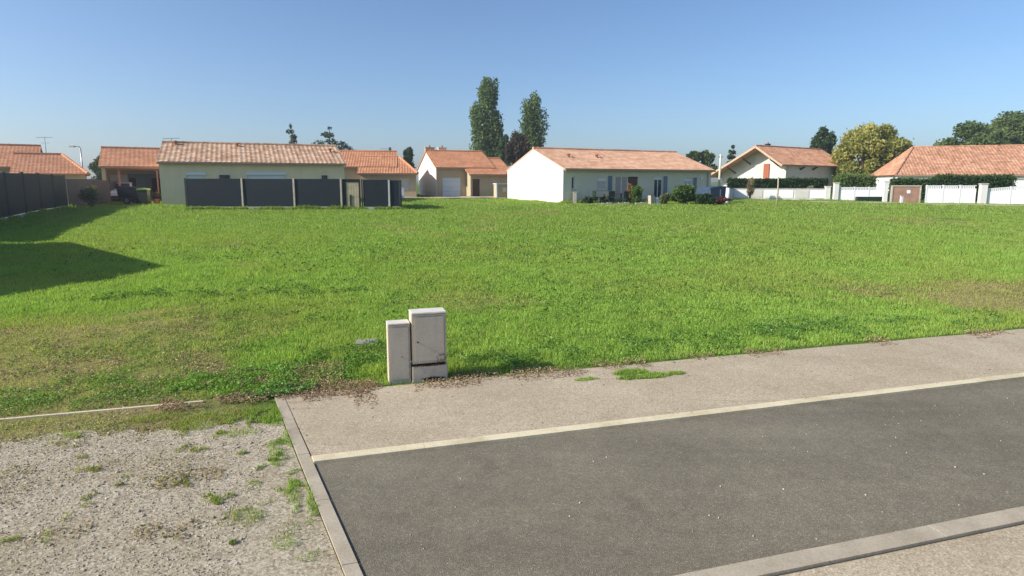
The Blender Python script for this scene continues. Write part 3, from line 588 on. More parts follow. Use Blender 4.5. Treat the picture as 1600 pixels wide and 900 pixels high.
def gable_roof(name, x0, x1, y0, y1, zf, zr, yr, zb, mat, parent, oh=(.12, .12, .3, .3), period=.24, amp=.045, hipr=0, hipl=0):
    """ridge along x; front eave (wall line) y0 height zf, ridge at yr height zr, back eave y1 height zb; hip insets"""
    kf = (zr - zf) / (yr - y0); kb = (zr - zb) / (y1 - yr); ol, orr, of, ob = oh; X0, X1 = x0 - ol, x1 + orr
    yf, yb = y0 - of, y1 + ob; zf_, zb_ = zf - kf * of, zb - kb * ob; lf = math.hypot(yr - yf, zr - zf_); lb = math.hypot(yb - yr, zr - zb_); L_ = X1 - X0; e = .05
    pf = [(0, 0), (L_, 0), (L_ - hipr, lf), (hipl, lf)]; pb = [(0, 0), (L_, 0), (L_ - hipl, lb), (hipr, lb)]
    pl = [((X0, yf, zf_ + e), (1, 0, 0), (0, yr - yf, zr - zf_), pf), ((X1, yb, zb_ + e), (-1, 0, 0), (0, yr - yb, zr - zb_), pb)]
    rd = [((X0 + hipl, yr, zr + .07), (X1 - hipr, yr, zr + .07))]
    if hipl:
        lh = math.hypot(hipl, zr - zf_); pl.append(((X0, yb, zf_ + e), (0, -1, 0), (hipl, 0, zr - zf_), [(0, 0), (yb - yf, 0), (yb - yr, lh)])); rd += [((X0, yf, zf_ + .09), (X0 + hipl, yr, zr + .07)), ((X0, yb, zb_ + .09), (X0 + hipl, yr, zr + .07))]
    if hipr:
        lh = math.hypot(hipr, zr - zf_); pl.append(((X1, yf, zf_ + e), (0, 1, 0), (-hipr, 0, zr - zf_), [(0, 0), (yb - yf, 0), (yr - yf, lh)])); rd += [((X1, yf, zf_ + .09), (X1 - hipr, yr, zr + .07)), ((X1, yb, zb_ + .09), (X1 - hipr, yr, zr + .07))]
    r_ = roof_obj(name, pl, rd, mat, parent, period, amp); return r_, (X0, X1, yf, zf_)
def gutter(parent, X0, X1, yf, zf):
    mb = MB(); mb.prism([(yf - .10, zf - .02), (yf - .08, zf - .09), (yf - .02, zf - .09), (yf, zf - .02)], X0 + .03, X1 - .03, 'x'); return mb.build('gutter', M['gutter'], parent)
def walls(name, x0, x1, y0, y1, zf, zb, zr, yr, ops, mat, parent, sides=(True, True), dep=.16, zlow=-.6):
    """one shell: front wall with recessed openings (x0,x1,z0,z1), back wall, pentagon gables"""
    mb = MB(); xs_ = sorted({x0, x1} | {o[0] for o in ops} | {o[1] for o in ops}); zs_ = sorted({zlow, zf} | {o[2] for o in ops} | {o[3] for o in ops})
    for i_ in range(len(xs_) - 1):
        for j in range(len(zs_) - 1):
            cx, cz = (xs_[i_] + xs_[i_ + 1]) / 2, (zs_[j] + zs_[j + 1]) / 2
            if any(o[0] < cx < o[1] and o[2] < cz < o[3] for o in ops): continue
            mb.add([(xs_[i_], y0, zs_[j]), (xs_[i_ + 1], y0, zs_[j]), (xs_[i_ + 1], y0, zs_[j + 1]), (xs_[i_], y0, zs_[j + 1])], [(0, 1, 2, 3)])
    for a_, b_, c, d in ops:
        for q in ([(a_, c), (a_, d)], [(b_, d), (b_, c)], [(a_, d), (b_, d)], [(b_, c), (a_, c)]):
            mb.add([(q[0][0], y0, q[0][1]), (q[1][0], y0, q[1][1]), (q[1][0], y0 + dep, q[1][1]), (q[0][0], y0 + dep, q[0][1])], [(0, 1, 2, 3)])
    mb.add([(x0, y1, zlow), (x1, y1, zlow), (x1, y1, zb), (x0, y1, zb)], [(3, 2, 1, 0)])
    for xx in (x0, x1): mb.add([(xx, y0, zlow), (xx, y1, zlow), (xx, y1, zb), (xx, yr, zr), (xx, y0, zf)], [(0, 1, 2, 3, 4)])
    me = bpy.data.meshes.new(name); me.from_pydata(mb.v, [], mb.f); me.materials.append(mat); o = bpy.data.objects.new(name, me); C.objects.link(o); o.parent = parent; return o
def window(parent, a_, b_, c, d, pane='glass', frame='pvc', y=0, dep=.16, name='window', bars=1, shutter=None, box=None):
    """frame set in the recess; pane, bars, roller blind as sub-parts"""
    f = MB(); t = .055; yy = y + dep - .06
    f.box(a_, b_, yy, yy + .05, c, c + t).box(a_, b_, yy, yy + .05, d - t, d).box(a_, a_ + t, yy, yy + .05, c + t, d - t).box(b_ - t, b_, yy, yy + .05, c + t, d - t)
    for k in range(bars): q = a_ + (b_ - a_) * (k + 1) / (bars + 1); f.box(q - .03, q + .03, yy, yy + .05, c + t, d - t)
    w_ = f.build(name, M[frame], parent); MB().box(a_ + t * .5, b_ - t * .5, yy + .02, yy + .03, c + t * .5, d - t * .5).build('pane', M[pane], w_)
    if c > .3: MB().box(a_ - .05, b_ + .05, y - .05, y + .02, c - .06, c - .004).build('sill', M['concrete'], w_)
    if shutter: MB().box(a_ + t, b_ - t, yy - .03, yy - .005, d - t - (d - c) * shutter, d - t).build('roller_blind', M['pvc'], w_)
    if box: MB().box(a_ - .04, b_ + .04, y - .07, y - .003, d + .01, d + .01 + box).build('shutter_box', M['pvc'], w_)
    return w_
def chimney(parent, x, y, z0, z1, w_=.5, d=.4, mat='tan'):
    c = MB().box(x - w_ / 2, x + w_ / 2, y - d / 2, y + d / 2, z0, z1).box(x - w_ / 2 - .06, x + w_ / 2 + .06, y - d / 2 - .06, y + d / 2 + .06, z1 + .002, z1 + .08).build('chimney', M[mat], parent)
    MB().tube([(x, y, z1 + .08), (x, y, z1 + .28)], [.11, .10], 8).build('chimney_pot', M['terracotta'], c); return c
def antenna(parent, x, y, z0, z1):
    mb = MB(); mb.tube([(x, y, z0), (x, y, z1)], [.025, .02], 6); mb.bar((x - .55, y, z1 - .1), (x + .5, y, z1 - .02), .025)
    for k in range(7): q = -.5 + k * .16; mb.bar((x + q, y - .32 + .02 * k, z1 - .06), (x + q, y + .32 - .02 * k, z1 - .06), .016)
    mb.bar((x - .3, y, z1 - .5), (x + .3, y, z1 - .5), .02); return mb.build('antenna', M['metal'], parent)
def tile_vent(parent, x, y, z):
    v_ = MB().tube([(x, y, z - .2), (x, y, z + .2)], [.10, .10], 10).build('roof_vent', M['terracotta'], parent)
    MB().tube([(x, y, z + .2), (x, y, z + .24), (x, y, z + .30)], [.17, .17, .05], 10).build('vent_cap', M['terracotta'], v_)

# ---- long beige house with striped tile roof
r = empty('long_house', -22.84, 39.9, 24, 'long beige house with striped tile roof behind the slate blue screen fence', 'house')
L, D = 11.7, 8.4
ops = [(1.55, 2.65, .55, 1.95), (5.2, 7.7, -.05, 1.98)]
walls('wall', 0, L, 0, D, 2.82, 2.82, 4.2, D / 2, ops, M['beige'], r)
rf, e = gable_roof('roof', 0, L, 0, D, 2.84, 4.22, D / 2, 2.84, M['r_stripe'], r, (.1, .15, .25, .25), .31, .024); gutter(r, *e)
window(r, 1.55, 2.65, .55, 1.95, box=.2, shutter=.35); window(r, 5.2, 7.7, -.05, 1.98, name='patio_door', bars=2, box=.2, shutter=.3)
for a_ in (3.5, 10.1):
    l_ = MB().box(a_, a_ + (.62 if a_ < 5 else .38), -.12, -.002, 1.66, 1.98).build('wall_lantern', M['bin'], r)
    MB().box(a_ + .05, a_ + .3, -.14, -.122, 1.70, 1.9).build('lantern_glass', M['glass'], l_)
antenna(r, .5, D / 2, 4.2, 4.62); tile_vent(r, .75, 3.7, 4.1); tile_vent(r, 4.7, 3.6, 4.05); tile_vent(r, 11.1, 2.6, 3.75)
# ---- house with carport on the left
r = empty('carport_house', -29.05, 43.6, 30, 'beige house with dark open carport, left of the striped roof house', 'house')
L, D = 4.2, 8.4
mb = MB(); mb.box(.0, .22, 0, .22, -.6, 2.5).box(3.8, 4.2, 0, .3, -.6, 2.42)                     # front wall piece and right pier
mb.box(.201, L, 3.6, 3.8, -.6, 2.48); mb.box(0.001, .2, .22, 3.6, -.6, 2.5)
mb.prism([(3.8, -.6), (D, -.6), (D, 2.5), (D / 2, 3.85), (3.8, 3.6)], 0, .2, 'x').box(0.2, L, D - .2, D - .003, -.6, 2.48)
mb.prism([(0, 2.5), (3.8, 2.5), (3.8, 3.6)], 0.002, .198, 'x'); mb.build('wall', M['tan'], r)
rf, e = gable_roof('roof', 0, L, 0, D, 2.55, 3.95, D / 2, 2.55, M['r_plum'], r, (.15, 0, .2, .25), .30, .010); gutter(r, *e)
MB().bar((.22, .12, 2.36), (3.8, .12, 2.36), .16, .14).build('beam', M['redwood'], r); MB().bar((1.02, .1, -.3), (1.02, .1, 2.28), .15).build('carport_post', M['pinkwood'], r)
MB().bar((3.4, .1, -.3), (3.4, .1, 2.28), .10).build('carport_post', M['pinkwood'], r)
MB().box(1.45, 3.7, 3.50, 3.597, 1.75, 2.05).build('lintel', M['bluegrey'], r)
for a_, b_ in ((1.5, 1.95), (3.0, 3.6)): MB().box(a_, b_, 3.52, 3.597, -.3, 1.745).build('door', M['dark'], r)
MB().box(1.97, 2.98, 3.55, 3.597, .3, 1.745).build('blind', M['bluegrey'], r)
MB().box(.25, 1.4, 3.52, 3.597, .0, 1.95).build('garage_door', M['door_white'], r)
# ---- far left house behind the grey fence
r = empty('fence_house', -42.94, 41.24, 34, 'orange roofed house behind the dark grey boundary fence at far left', 'house')
walls('wall', -4, 8.9, 0, 9, 2.55, 2.55, 4.15, 4.5, [(2, 3.4, .9, 2.1)], M['tan'], r); window(r, 2, 3.4, .9, 2.1)
rf, e = gable_roof('roof', -4, 8.9, 0, 9, 2.55, 4.2, 4.5, 2.55, M['r_plum'], r, (.2, .1, .3, .3), .24, .010); gutter(r, e[0], 7.3, e[2], e[3])
walls('wing_wall', 7.6, 11.8, -1.8, 6.4, 2.0, 2.0, 2.01, 2.33, [(9, 10, .9, 1.8)], M['tan'], r); window(r, 9, 10, .9, 1.8, y=-1.8)
gable_roof('wing_roof', 7.5, 11.8, -1.8, 6.4, 2.03, 3.48, 2.33, 2.03, M['r_plum'], r, (.1, .2, .25, .25), .24, .010, hipr=1.6)
antenna(r, 9.3, 4.4, 3.0, 5.0)

# ---- two orange twin houses in the middle
def twin(x, y, rot, label, flip=False):
    r_ = empty('orange_roof_house', x, y, rot, label, 'house', 'twin houses with two-level orange roofs')
    return r_
r = twin(-7.05, 57.6, 20, 'orange roofed house with sunlit-toned cream gable and white garage door')
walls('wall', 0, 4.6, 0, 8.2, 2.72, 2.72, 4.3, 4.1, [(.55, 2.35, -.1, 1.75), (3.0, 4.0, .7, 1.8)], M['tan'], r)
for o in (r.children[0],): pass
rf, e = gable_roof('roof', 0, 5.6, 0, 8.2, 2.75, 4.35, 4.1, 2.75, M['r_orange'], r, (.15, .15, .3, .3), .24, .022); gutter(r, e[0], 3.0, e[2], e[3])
gw = MB(); gw.prism([(-.02, -.5), (8.22, -.5), (8.22, 2.70), (4.1, 4.27), (-.02, 2.70)], -.05, -.003, 'x'); gw.build('gable_wall', M['cream'], r)  # sunlit brightness put into the gable colour; the other walls stay tan
g_ = MB().box(.55, 2.35, .08, .12, -.1, 1.75).build('garage_door', M['door_white'], r); MB().box(1.35, 1.55, .06, .078, .75, .8).build('handle', M['metal'], g_)
walls('wing_wall', 2.85, 6.9, -1.5, 6.6, 2.06, 2.06, 3.65, 2.55, [(3.05, 3.75, -.1, 1.62), (5.0, 5.45, .5, 1.45)], M['tan'], r)
rf, e = gable_roof('wing_roof', 2.75, 7.0, -1.5, 6.6, 2.1, 3.62, 2.55, 2.1, M['r_orange'], r, (.1, .15, .3, .3), .24, .022); gutter(r, *e)
MB().box(3.05, 3.75, -1.40, -1.36, -.1, 1.62).build('door', M['brownwood'], r); window(r, 5.0, 5.45, .5, 1.45, pane='curtain', y=-1.5, bars=0)
chimney(r, .6, 5.6, 3.4, 4.75, .9, .5); chimney(r, 1.9, 5.6, 3.4, 4.75, .8, .5, 'greybeige')
r = twin(-16.7, 55.0, 10, 'orange roofed house with brown shaded walls, partly behind the striped roof')
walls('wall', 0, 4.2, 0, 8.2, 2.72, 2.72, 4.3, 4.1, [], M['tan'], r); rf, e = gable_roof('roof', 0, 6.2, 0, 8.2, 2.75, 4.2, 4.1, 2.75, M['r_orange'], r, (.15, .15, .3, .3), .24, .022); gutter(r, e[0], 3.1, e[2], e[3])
walls('wing_wall', 3.1, 8.0, -1.5, 6.6, 2.12, 2.12, 2.13, 2.55, [(6.6, 7.4, .75, 1.65)], M['tan'], r); rf, e = gable_roof('wing_roof', 3.0, 8.0, -1.5, 6.6, 2.15, 3.62, 2.55, 2.15, M['r_orange'], r, (.1, .15, .3, .3), .24, .022, hipr=1.6); gutter(r, *e)
window(r, 6.6, 7.4, .75, 1.65, pane='curtain', y=-1.5, bars=0); antenna(r, 5.3, 4.1, 4.2, 4.6)

# ---- the white gable house
r = empty('white_gable_house', 3.72, 44.4, 27, 'long single storey house with bright white gable and salmon tile roof', 'house')
L, D = 14.3, 8.9
ops = [(.70, .98, 1.02, 1.95), (2.95, 3.85, .98, 1.88), (4.62, 6.78, -.03, 1.95), (8.35, 9.2, .25, 1.95), (11.4, 12.3, .95, 1.85)]
walls('wall', 0, L, 0, D, 2.52, 2.52, 4.05, D / 2, ops, M['greybeige'], r)
gw = MB(); gw.prism([(-.02, -.5), (D + .02, -.5), (D + .02, 2.50), (D / 2, 4.03), (-.02, 2.50)], -.05, -.003, 'x'); gw.build('gable_wall', M['white'], r)
rf, e = gable_roof('roof', 0, L, 0, D, 2.56, 4.09, D / 2, 2.56, M['r_salmon'], r, (.08, .15, .32, .3), .24, .032, hipr=0); gutter(r, *e)
MB().box(.04, L - .02, -.30, -.004, 2.36, 2.42).build('soffit', M['gutter'], r)
window(r, *ops[0], bars=0, dep=.16); window(r, *ops[1], pane='curtain', bars=0, shutter=.25); 
d_ = window(r, 4.62, 5.85, -.03, 1.95, pane='rosy', name='patio_door', bars=1); d2 = MB().box(5.90, 6.72, .10, .15, -.03, 1.9).build('door', M['brownwood'], r); MB().box(5.98, 6.02, .06, .098, .9, 1.0).build('handle', M['metal'], d2)
window(r, *ops[3], bars=1, shutter=.1); window(r, *ops[4], bars=1, pane='curtain', shutter=.2)
for a_, z0, z1, wd in ((3.92, .92, 2.0, .35), (9.27, .3, 2.0, .36), (12.37, .95, 1.9, .35)): MB().box(a_, a_ + wd, -.05, -.004, z0, z1).build('shutter', M['bluegrey'], r)
MB().tube([(13.9, -.07, -.2), (13.9, -.07, 2.3)], [.045, .045], 8).build('downpipe', M['gutter'], r); MB().box(13.1, 13.25, -.12, -.003, 1.75, 1.95).build('wall_lantern', M['pvc'], r)
tile_vent(r, 1.9, 2.4, 3.42); tile_vent(r, 4.5, 2.4, 3.42); MB().box(13.4, 13.45, -.05, .3, .0, .01).build('drain', M['concrete'], r)

# ---- chalet
r = empty('chalet', 31.3, 70.4, 35, 'chalet with lopsided overhanging roof and red shutter behind the trimmed hedge', 'house')
zf, zr, yr, D, L = 3.55, 5.35, 2.8, 8.6, 11.8; kb_ = .52
walls('wall', 0, L, 0, D, zf, zr - kb_ * (D - yr), zr, yr, [], M['oldwhite'], r)
rf, e = gable_roof('roof', 0, L, 0, D, zf + .05, zr + .06, yr, zr - kb_ * (D - yr) + .03, M['r_old'], r, (1.9, .7, .65, .9), .26, .05); gutter(r, *e)
X0 = -1.94; mb = MB(); kf_ = (zr - zf) / yr
mb.bar((X0, -.65, zf - .65 * kf_ - .02), (X0, yr, zr + .0), .06, .24); mb.bar((X0, D + .9, zr - kb_ * (D + .9 - yr) - .02), (X0, yr, zr), .06, .24); mb.build('bargeboard', M['timberlight'], r)
def gwin(yc, z0, z1, wd):
    f = MB(); f.box(-.06, -.004, yc - wd / 2, yc + wd / 2, z0, z1); w_ = f.build('window', M['pvc'], r)
    MB().box(-.075, -.062, yc - wd / 2 + .07, yc - .04, z0 + .08, z1 - .08).build('pane', M['curtain'], w_); MB().box(-.075, -.062, yc + .04, yc + wd / 2 - .07, z0 + .08, z1 - .08).build('pane', M['curtain'], w_)
    s_ = MB().box(-.13, -.02, yc - wd / 2 - .75, yc - wd / 2 - .02, z0 - .08, z1 + .08).build('shutter', M['redwood'], r)
gwin(3.35, 1.75, 3.35, 1.1)
MB().box(-.55, -.003, 2.0, 4.0, 1.50, 1.6).build('sill', M['concrete'], r)
for xx in (2.9, 5.6):
    MB().bar((xx, -.02, 2.75), (xx, -.62, 3.12), .16, .18).build('roof_bracket', M['brownwood'], r)
for yy in (1.0, 4.6, 6.6):
    zz = (zr - kb_ * (yy - yr) if yy > yr else zf + kf_ * yy) - .25; MB().bar((-.003, yy, zz - .75), (-1.7, yy, zz - .05), .12, .14).build('roof_bracket', M['brownwood'], r)
chimney(r, 1.6, yr + .7, 4.8, 5.75, .45, .4, 'slate2')
MB().tube([(9.5, yr, 5.3), (9.5, yr, 6.6)], [.03, .02], 6).build('antenna_mast', M['metal'], r)

# ---- right house
r = empty('right_house', 38.2, 60.9, -20, 'low white house with wide weathered tile roof at the right edge', 'house')
walls('wall', 0, 26, 0, 11, 2.2, 2.2, 2.21, 5.5, [(6.5, 7.8, .7, 1.6), (13, 14.4, .7, 1.6)], M['white'], r); window(r, 6.5, 7.8, .7, 1.6); window(r, 13, 14.4, .7, 1.6)
rf, e = gable_roof('roof', 0, 26, 0, 11, 2.26, 5.0, 5.5, 2.26, M['r_old'], r, (.3, .3, .35, .35), .28, .026, hipl=2.6, hipr=5.4); gutter(r, *e)
# ---- the neighbour just outside the frame, whose shadow falls on the field
r = empty('neighbour_house', -15.75, 9.75, 12, 'neighbouring house with gable end at the left, just out of view, shading the meadow', 'house')
walls('wall', -9, 0, -.3, 9.8, 2.85, 2.0, 4.5, 3.75, [(-4, -2.6, .9, 2.1)], M['beige'], r); window(r, -4, -2.6, .9, 2.1, y=-.3)
gable_roof('roof', -9, 0, -.3, 9.8, 2.9, 4.55, 3.75, 2.05, M['r_orange'], r, (.1, .12, .25, .2), .24, .045)

# ------------------------------------------------------------------ fences, walls
def line_fence(name, pts_h, label, cat, panel_mat, post_mat, post_w=.08, thick=.04, board=.0, board_mat='concrete', post_extra=.0, group=None, gapz=.02, rails=False):
    """pts_h: list of (x, y, height above ground) of the posts"""
    x0, y0, _ = pts_h[0]; root = empty(name, x0, y0, 0, label, cat, group); z0 = root.location.z
    for k, (x, y, hh) in enumerate(pts_h):
        g = Gf(x, y) - z0; MB().box(x - x0 - post_w / 2, x - x0 + post_w / 2, y - y0 - post_w / 2, y - y0 + post_w / 2, g - .3, g + hh + post_extra).build('post', M[post_mat], root, bevel=.006)
        if k + 1 < len(pts_h):
            x1, y1, h1 = pts_h[k + 1]; g1 = Gf(x1, y1) - z0; a_ = Vector((x - x0, y - y0)); b_ = Vector((x1 - x0, y1 - y0)); d = (b_ - a_); ang = math.atan2(d.y, d.x); ln = d.length - post_w
            def slab(nm, za, zb_, zc, zd, th, mat, inset=0):
                m_ = MB(); q = []; s0, s1 = inset, ln - inset
                for yy in (-th / 2, th / 2): q += [(s0, yy, za), (s1, yy, zb_), (s1, yy, zd), (s0, yy, zc)]
                m_.add(q, [(0, 1, 2, 3), (7, 6, 5, 4), (0, 4, 5, 1), (1, 5, 6, 2), (2, 6, 7, 3), (3, 7, 4, 0)]); o = m_.build(nm, M[mat], root)
                o.location = (a_.x + d.normalized().x * post_w / 2, a_.y + d.normalized().y * post_w / 2, 0); o.rotation_euler = (0, 0, ang)
            if board: slab('base_board', g - .3, g1 - .3, g + board, g1 + board, thick + .03, board_mat)
            if panel_mat: slab('panel', g + board + gapz, g1 + board + gapz, g + hh - .02, g1 + h1 - .02, thick, panel_mat)
    return root
# left boundary fence
p = []; a0 = np.array([-19.9, 20.2]); a1 = np.array([-29.0, 43.0]); 
for i_ in range(9):
    k = .69 - .09 * (8 - i_); q = a0 + (a1 - a0) * k; p.append((q[0], q[1], 2.17 - .6 * (k - .31)))
line_fence('boundary_fence', p, 'tall dark grey board fence on a pale concrete base at the left', 'fence', 'greyfence', 'post', .11, .05, .17, post_extra=.04)
q0 = p[-1]; line_fence('plum_fence', [(q0[0] - .1, q0[1] + .35, 1.75), (q0[0] - .35, q0[1] + 3.0, 1.70), (-28.3, 43.2, 1.55), (-28.9, 45.0, 1.5)], 'plum grey board fence between the dark fence and the carport house', 'fence', 'plum', 'post', .07, .04, .0)
# screen fence in front of the long house
r = empty('screen_fence', -18.53, 35.0, 0, 'slate blue screen fence with cream concrete posts in front of the beige house', 'fence')
P_ = [(-18.62, 35.0), (-15.50, 35.25), (-12.63, 35.55), (-9.98, 35.85), (-8.80, 36.0), (-7.25, 36.2), (-6.62, 36.3)]; hs = [1.80, 1.80, 1.80, 1.79, 1.79, 1.76, 1.76]
z0 = r.location.z
for k, ((x, y), hh) in enumerate(zip(P_, hs)):
    g = Gf(x, y) - z0; wd = .105 if k in (1, 2, 3, 5) else .07; mt = 'concpost' if k in (1, 2, 3) else ('concrete' if k == 5 else 'post')
    MB().box(x + 18.53 - wd / 2, x + 18.53 + wd / 2, y - 35.0 - wd / 2, y - 35.0 + wd / 2, g - .3, g + hh).build('post', M[mt], r, bevel=.008)
    if k < 6 and k != 3:
        x1, y1 = P_[k + 1]; g1 = Gf(x1, y1) - z0; d = Vector((x1 - x, y1 - y)); ln = d.length - .13; ang = math.atan2(d.y, d.x)
        for nm, za, zb_, th, mt in (('base_board', -.3, .17, .05, 'concrete'), ('panel', .185, hh - .03, .03, 'slate' if k in (2, 4, 5, 1) else 'slate2')):
            m_ = MB(); m_.add([(0, -th / 2, g + za), (ln, -th / 2, g1 + za), (ln, -th / 2, g1 + zb_), (0, -th / 2, g + zb_), (0, th / 2, g + za), (ln, th / 2, g1 + za), (ln, th / 2, g1 + zb_), (0, th / 2, g + zb_)], [(0, 1, 2, 3), (7, 6, 5, 4), (0, 4, 5, 1), (1, 5, 6, 2), (2, 6, 7, 3), (3, 7, 4, 0)])
            o = m_.build(nm, M[mt], r); o.location = (x + 18.53 + d.normalized().x * .065, y - 35.0 + d.normalized().y * .065, 0); o.rotation_euler = (0, 0, ang)
# gate in the screen fence: dark frame, pale boards
gt = empty('garden_gate', -9.42, 35.95, 8, 'pale vertical board gate in a dark frame within the slate screen fence', 'gate')
MB().box(-.50, .52, -.03, .03, 1.58, 1.76).box(-.50, -.30, -.03, .03, .12, 1.578).box(.44, .52, -.03, .03, .12, 1.578).build('gate_frame', M['slate2'], gt)
MB().box(-.295, .435, -.015, .015, .12, 1.575).build('boards', M['palewood'], gt); MB().box(-.1, -.02, -.05, -.017, .2, .85).build('gate_latch', M['bin'], gt)
# side return of the screen fence
line_fence('return_fence', [(-6.62, 36.55, 1.74), (-7.6, 38.6, 1.74), (-8.5, 40.6, 1.74)], 'short side run of slate screen going back from the right corner', 'fence', 'slate', 'post', .07, .03, .13)

# low white wall and piers before the chalet
def low_wall(name, x0, y0, x1, y1, hh, label, mat='offwhite', th=.18, cope='concrete', piers=(), ph=.2, group=None, cat='wall', panels=None):
    dx, dy = x1 - x0, y1 - y0; ln = math.hypot(dx, dy); r_ = empty(name, x0, y0, math.degrees(math.atan2(dy, dx)), label, cat, group)
    MB().box(0, ln, 0, th, -.6, hh).build('wall_body', M[mat], r_, bevel=.01)
    if cope: MB().box(-.03, ln + .03, -.04, th + .04, hh + .002, hh + .06).build('coping', M[cope], r_, bevel=.008)
    for q in piers: MB().box(q - .17, q + .17, -.08, th + .08, -.6, hh + ph).box(q - .22, q + .22, -.13, th + .13, hh + ph + .002, hh + ph + .07).build('pier', M['offwhite'], r_, bevel=.01)
    if panels:
        n_p = panels
        for k in range(n_p): a_ = ln * (k + .06) / n_p; b_ = ln * (k + .94) / n_p; MB().box(a_, b_, -.03, -.002, .1, hh - .1).build('render_panel', M['oldwhite' if k % 3 == 2 else 'white'], r_)
    return r_
low_wall('low_wall', 18.2, 54.0, 26.6, 52.0, .86, 'low white rendered wall in panels under the trimmed hedge', piers=(), panels=7)
for x, y, hh, lb in ((18.3, 53.2, 1.05, 'leftmost white gate pier of the low wall before the chalet'), (18.95, 53.1, .9, 'second white gate pier, just right of the leftmost one')):
    r = empty('gate_pier', x, y, -10, lb, 'pier', 'white gate piers'); MB().box(-.16, .16, -.16, .16, -.4, hh).build('shaft', M['offwhite'], r, bevel=.01); MB().box(-.2, .2, -.2, .2, hh + .002, hh + .07).build('cap', M['concrete'], r, bevel=.01)
for x, y, hh, wd, lb in ((26.75, 52.0, 1.12, .38, 'white gate pier at the right end of the hedge wall'), (27.25, 51.6, 1.42, .36, 'taller white pier joining the white gate near the yellow tree')):
    r = empty('gate_pier', x, y, -10, lb, 'pier', 'white gate piers'); MB().box(-wd / 2, wd / 2, -.18, .18, -.4, hh).build('shaft', M['offwhite'], r, bevel=.01); MB().box(-wd / 2 - .04, wd / 2 + .04, -.22, .22, hh + .002, hh + .07).build('cap', M['greybeige'], r, bevel=.01)
def white_fence(name, x0, y0, x1, y1, hh, label, slope=0, cat='fence', n_=3, base=.0):
    dx, dy = x1 - x0, y1 - y0; ln = math.hypot(dx, dy); r_ = empty(name, x0, y0, math.degrees(math.atan2(dy, dx)), label, cat, 'white fences and gates')
    for k in range(n_):
        a_, b_ = ln * k / n_, ln * (k + 1) / n_; ha, hb = hh + slope * k / n_, hh + slope * (k + 1) / n_
        m_ = MB(); m_.prism([(a_ + .05, .03), (b_ - .05, .03), (b_ - .05, hb - .24), (a_ + .05, ha - .24)], 0, .05); m_.build('panel', M['white'], r_)
        m_ = MB()
        for j in range(max(2, int((b_ - a_) / .12))):
            q = a_ + .1 + j * .12
            if q < b_ - .08: hq = ha + (hb - ha) * (q - a_) / (b_ - a_); m_.box(q - .04, q + .04, .003, .045, hq - .235, hq - .06)
        m_.bar((a_ + .05, .024, ha - .03), (b_ - .05, .024, hb - .03), .06, .05); m_.build('picket_top', M['pvc'], r_)
        MB().box(a_ - .05, a_ + .045, -.02, .07, -.3, ha + .03).build('post', M['pvc'], r_)
    return r_
white_fence('white_gate', 27.55, 51.5, 30.7, 50.7, 1.12, 'white gate between the tall pier and the right house', 0, 'gate', 3)
white_fence('white_fence', 32.1, 47.5, 35.4, 46.7, 1.38, 'white panelled fence left of the broad cream pillar', 0, 'fence', 3)
r = empty('gate_pillar', 35.75, 46.55, -13, 'broad cream pillar between the two white fences at right', 'pier'); MB().box(-.22, .22, -.2, .2, -.4, 1.48).build('shaft', M['offwhite'], r, bevel=.01); MB().box(-.26, .26, -.24, .24, 1.482, 1.56).build('cap', M['concrete'], r, bevel=.01)
white_fence('white_fence', 36.1, 46.45, 44.5, 44.4, 1.2, 'white fence rising to the right edge of the photo', .75, 'fence', 6)
# brown utility panel with cream frame
r = empty('brick_kiosk', 29.75, 47.9, -14, 'pinkish brown brick panel in a cream frame left of the white fence', 'kiosk')
MB().box(0, 1.85, 0, .5, -.3, 1.24).build('brick_panel', M['brick'], r); MB().box(-.1, 1.95, -.06, .56, 1.243, 1.34).box(-.1, -.003, -.05, .5, -.3, 1.24).box(1.853, 1.95, -.05, .5, -.3, 1.24).build('frame', M['concpost'], r, bevel=.008)
MB().box(.98, 1.22, -.03, -.003, .72, .98).build('sign_plate', M['pvc'], r)
r = empty('marker_post', 29.85, 46.9, 0, 'short white marker post before the brick panel', 'post'); MB().box(-.09, .09, -.07, .07, -.2, .55).build('shaft', M['pvc'], r, bevel=.01); MB().box(-.11, .11, -.09, .09, .552, .60).build('cap', M['concrete'], r)
r = empty('gate_pier', 29.35, 48.2, -12, 'slim cream pier left of the brick panel', 'pier', 'white gate piers'); MB().box(-.14, .14, -.14, .14, -.4, 1.6).build('shaft', M['offwhite'], r, bevel=.01); MB().box(-.17, .17, -.17, .17, 1.602, 1.66).build('cap', M['concrete'], r)
# dark trough in front of the right house
r = empty('planter', 27.9, 49.4, -8, 'long low dark planter below the white wall, left of the brick panel', 'planter'); MB().box(0, 2.2, 0, .5, -.2, .38).build('trough', M['bin'], r); MB().box(.05, 2.15, .05, .45, .382, .40).build('soil', M['dark'], r)
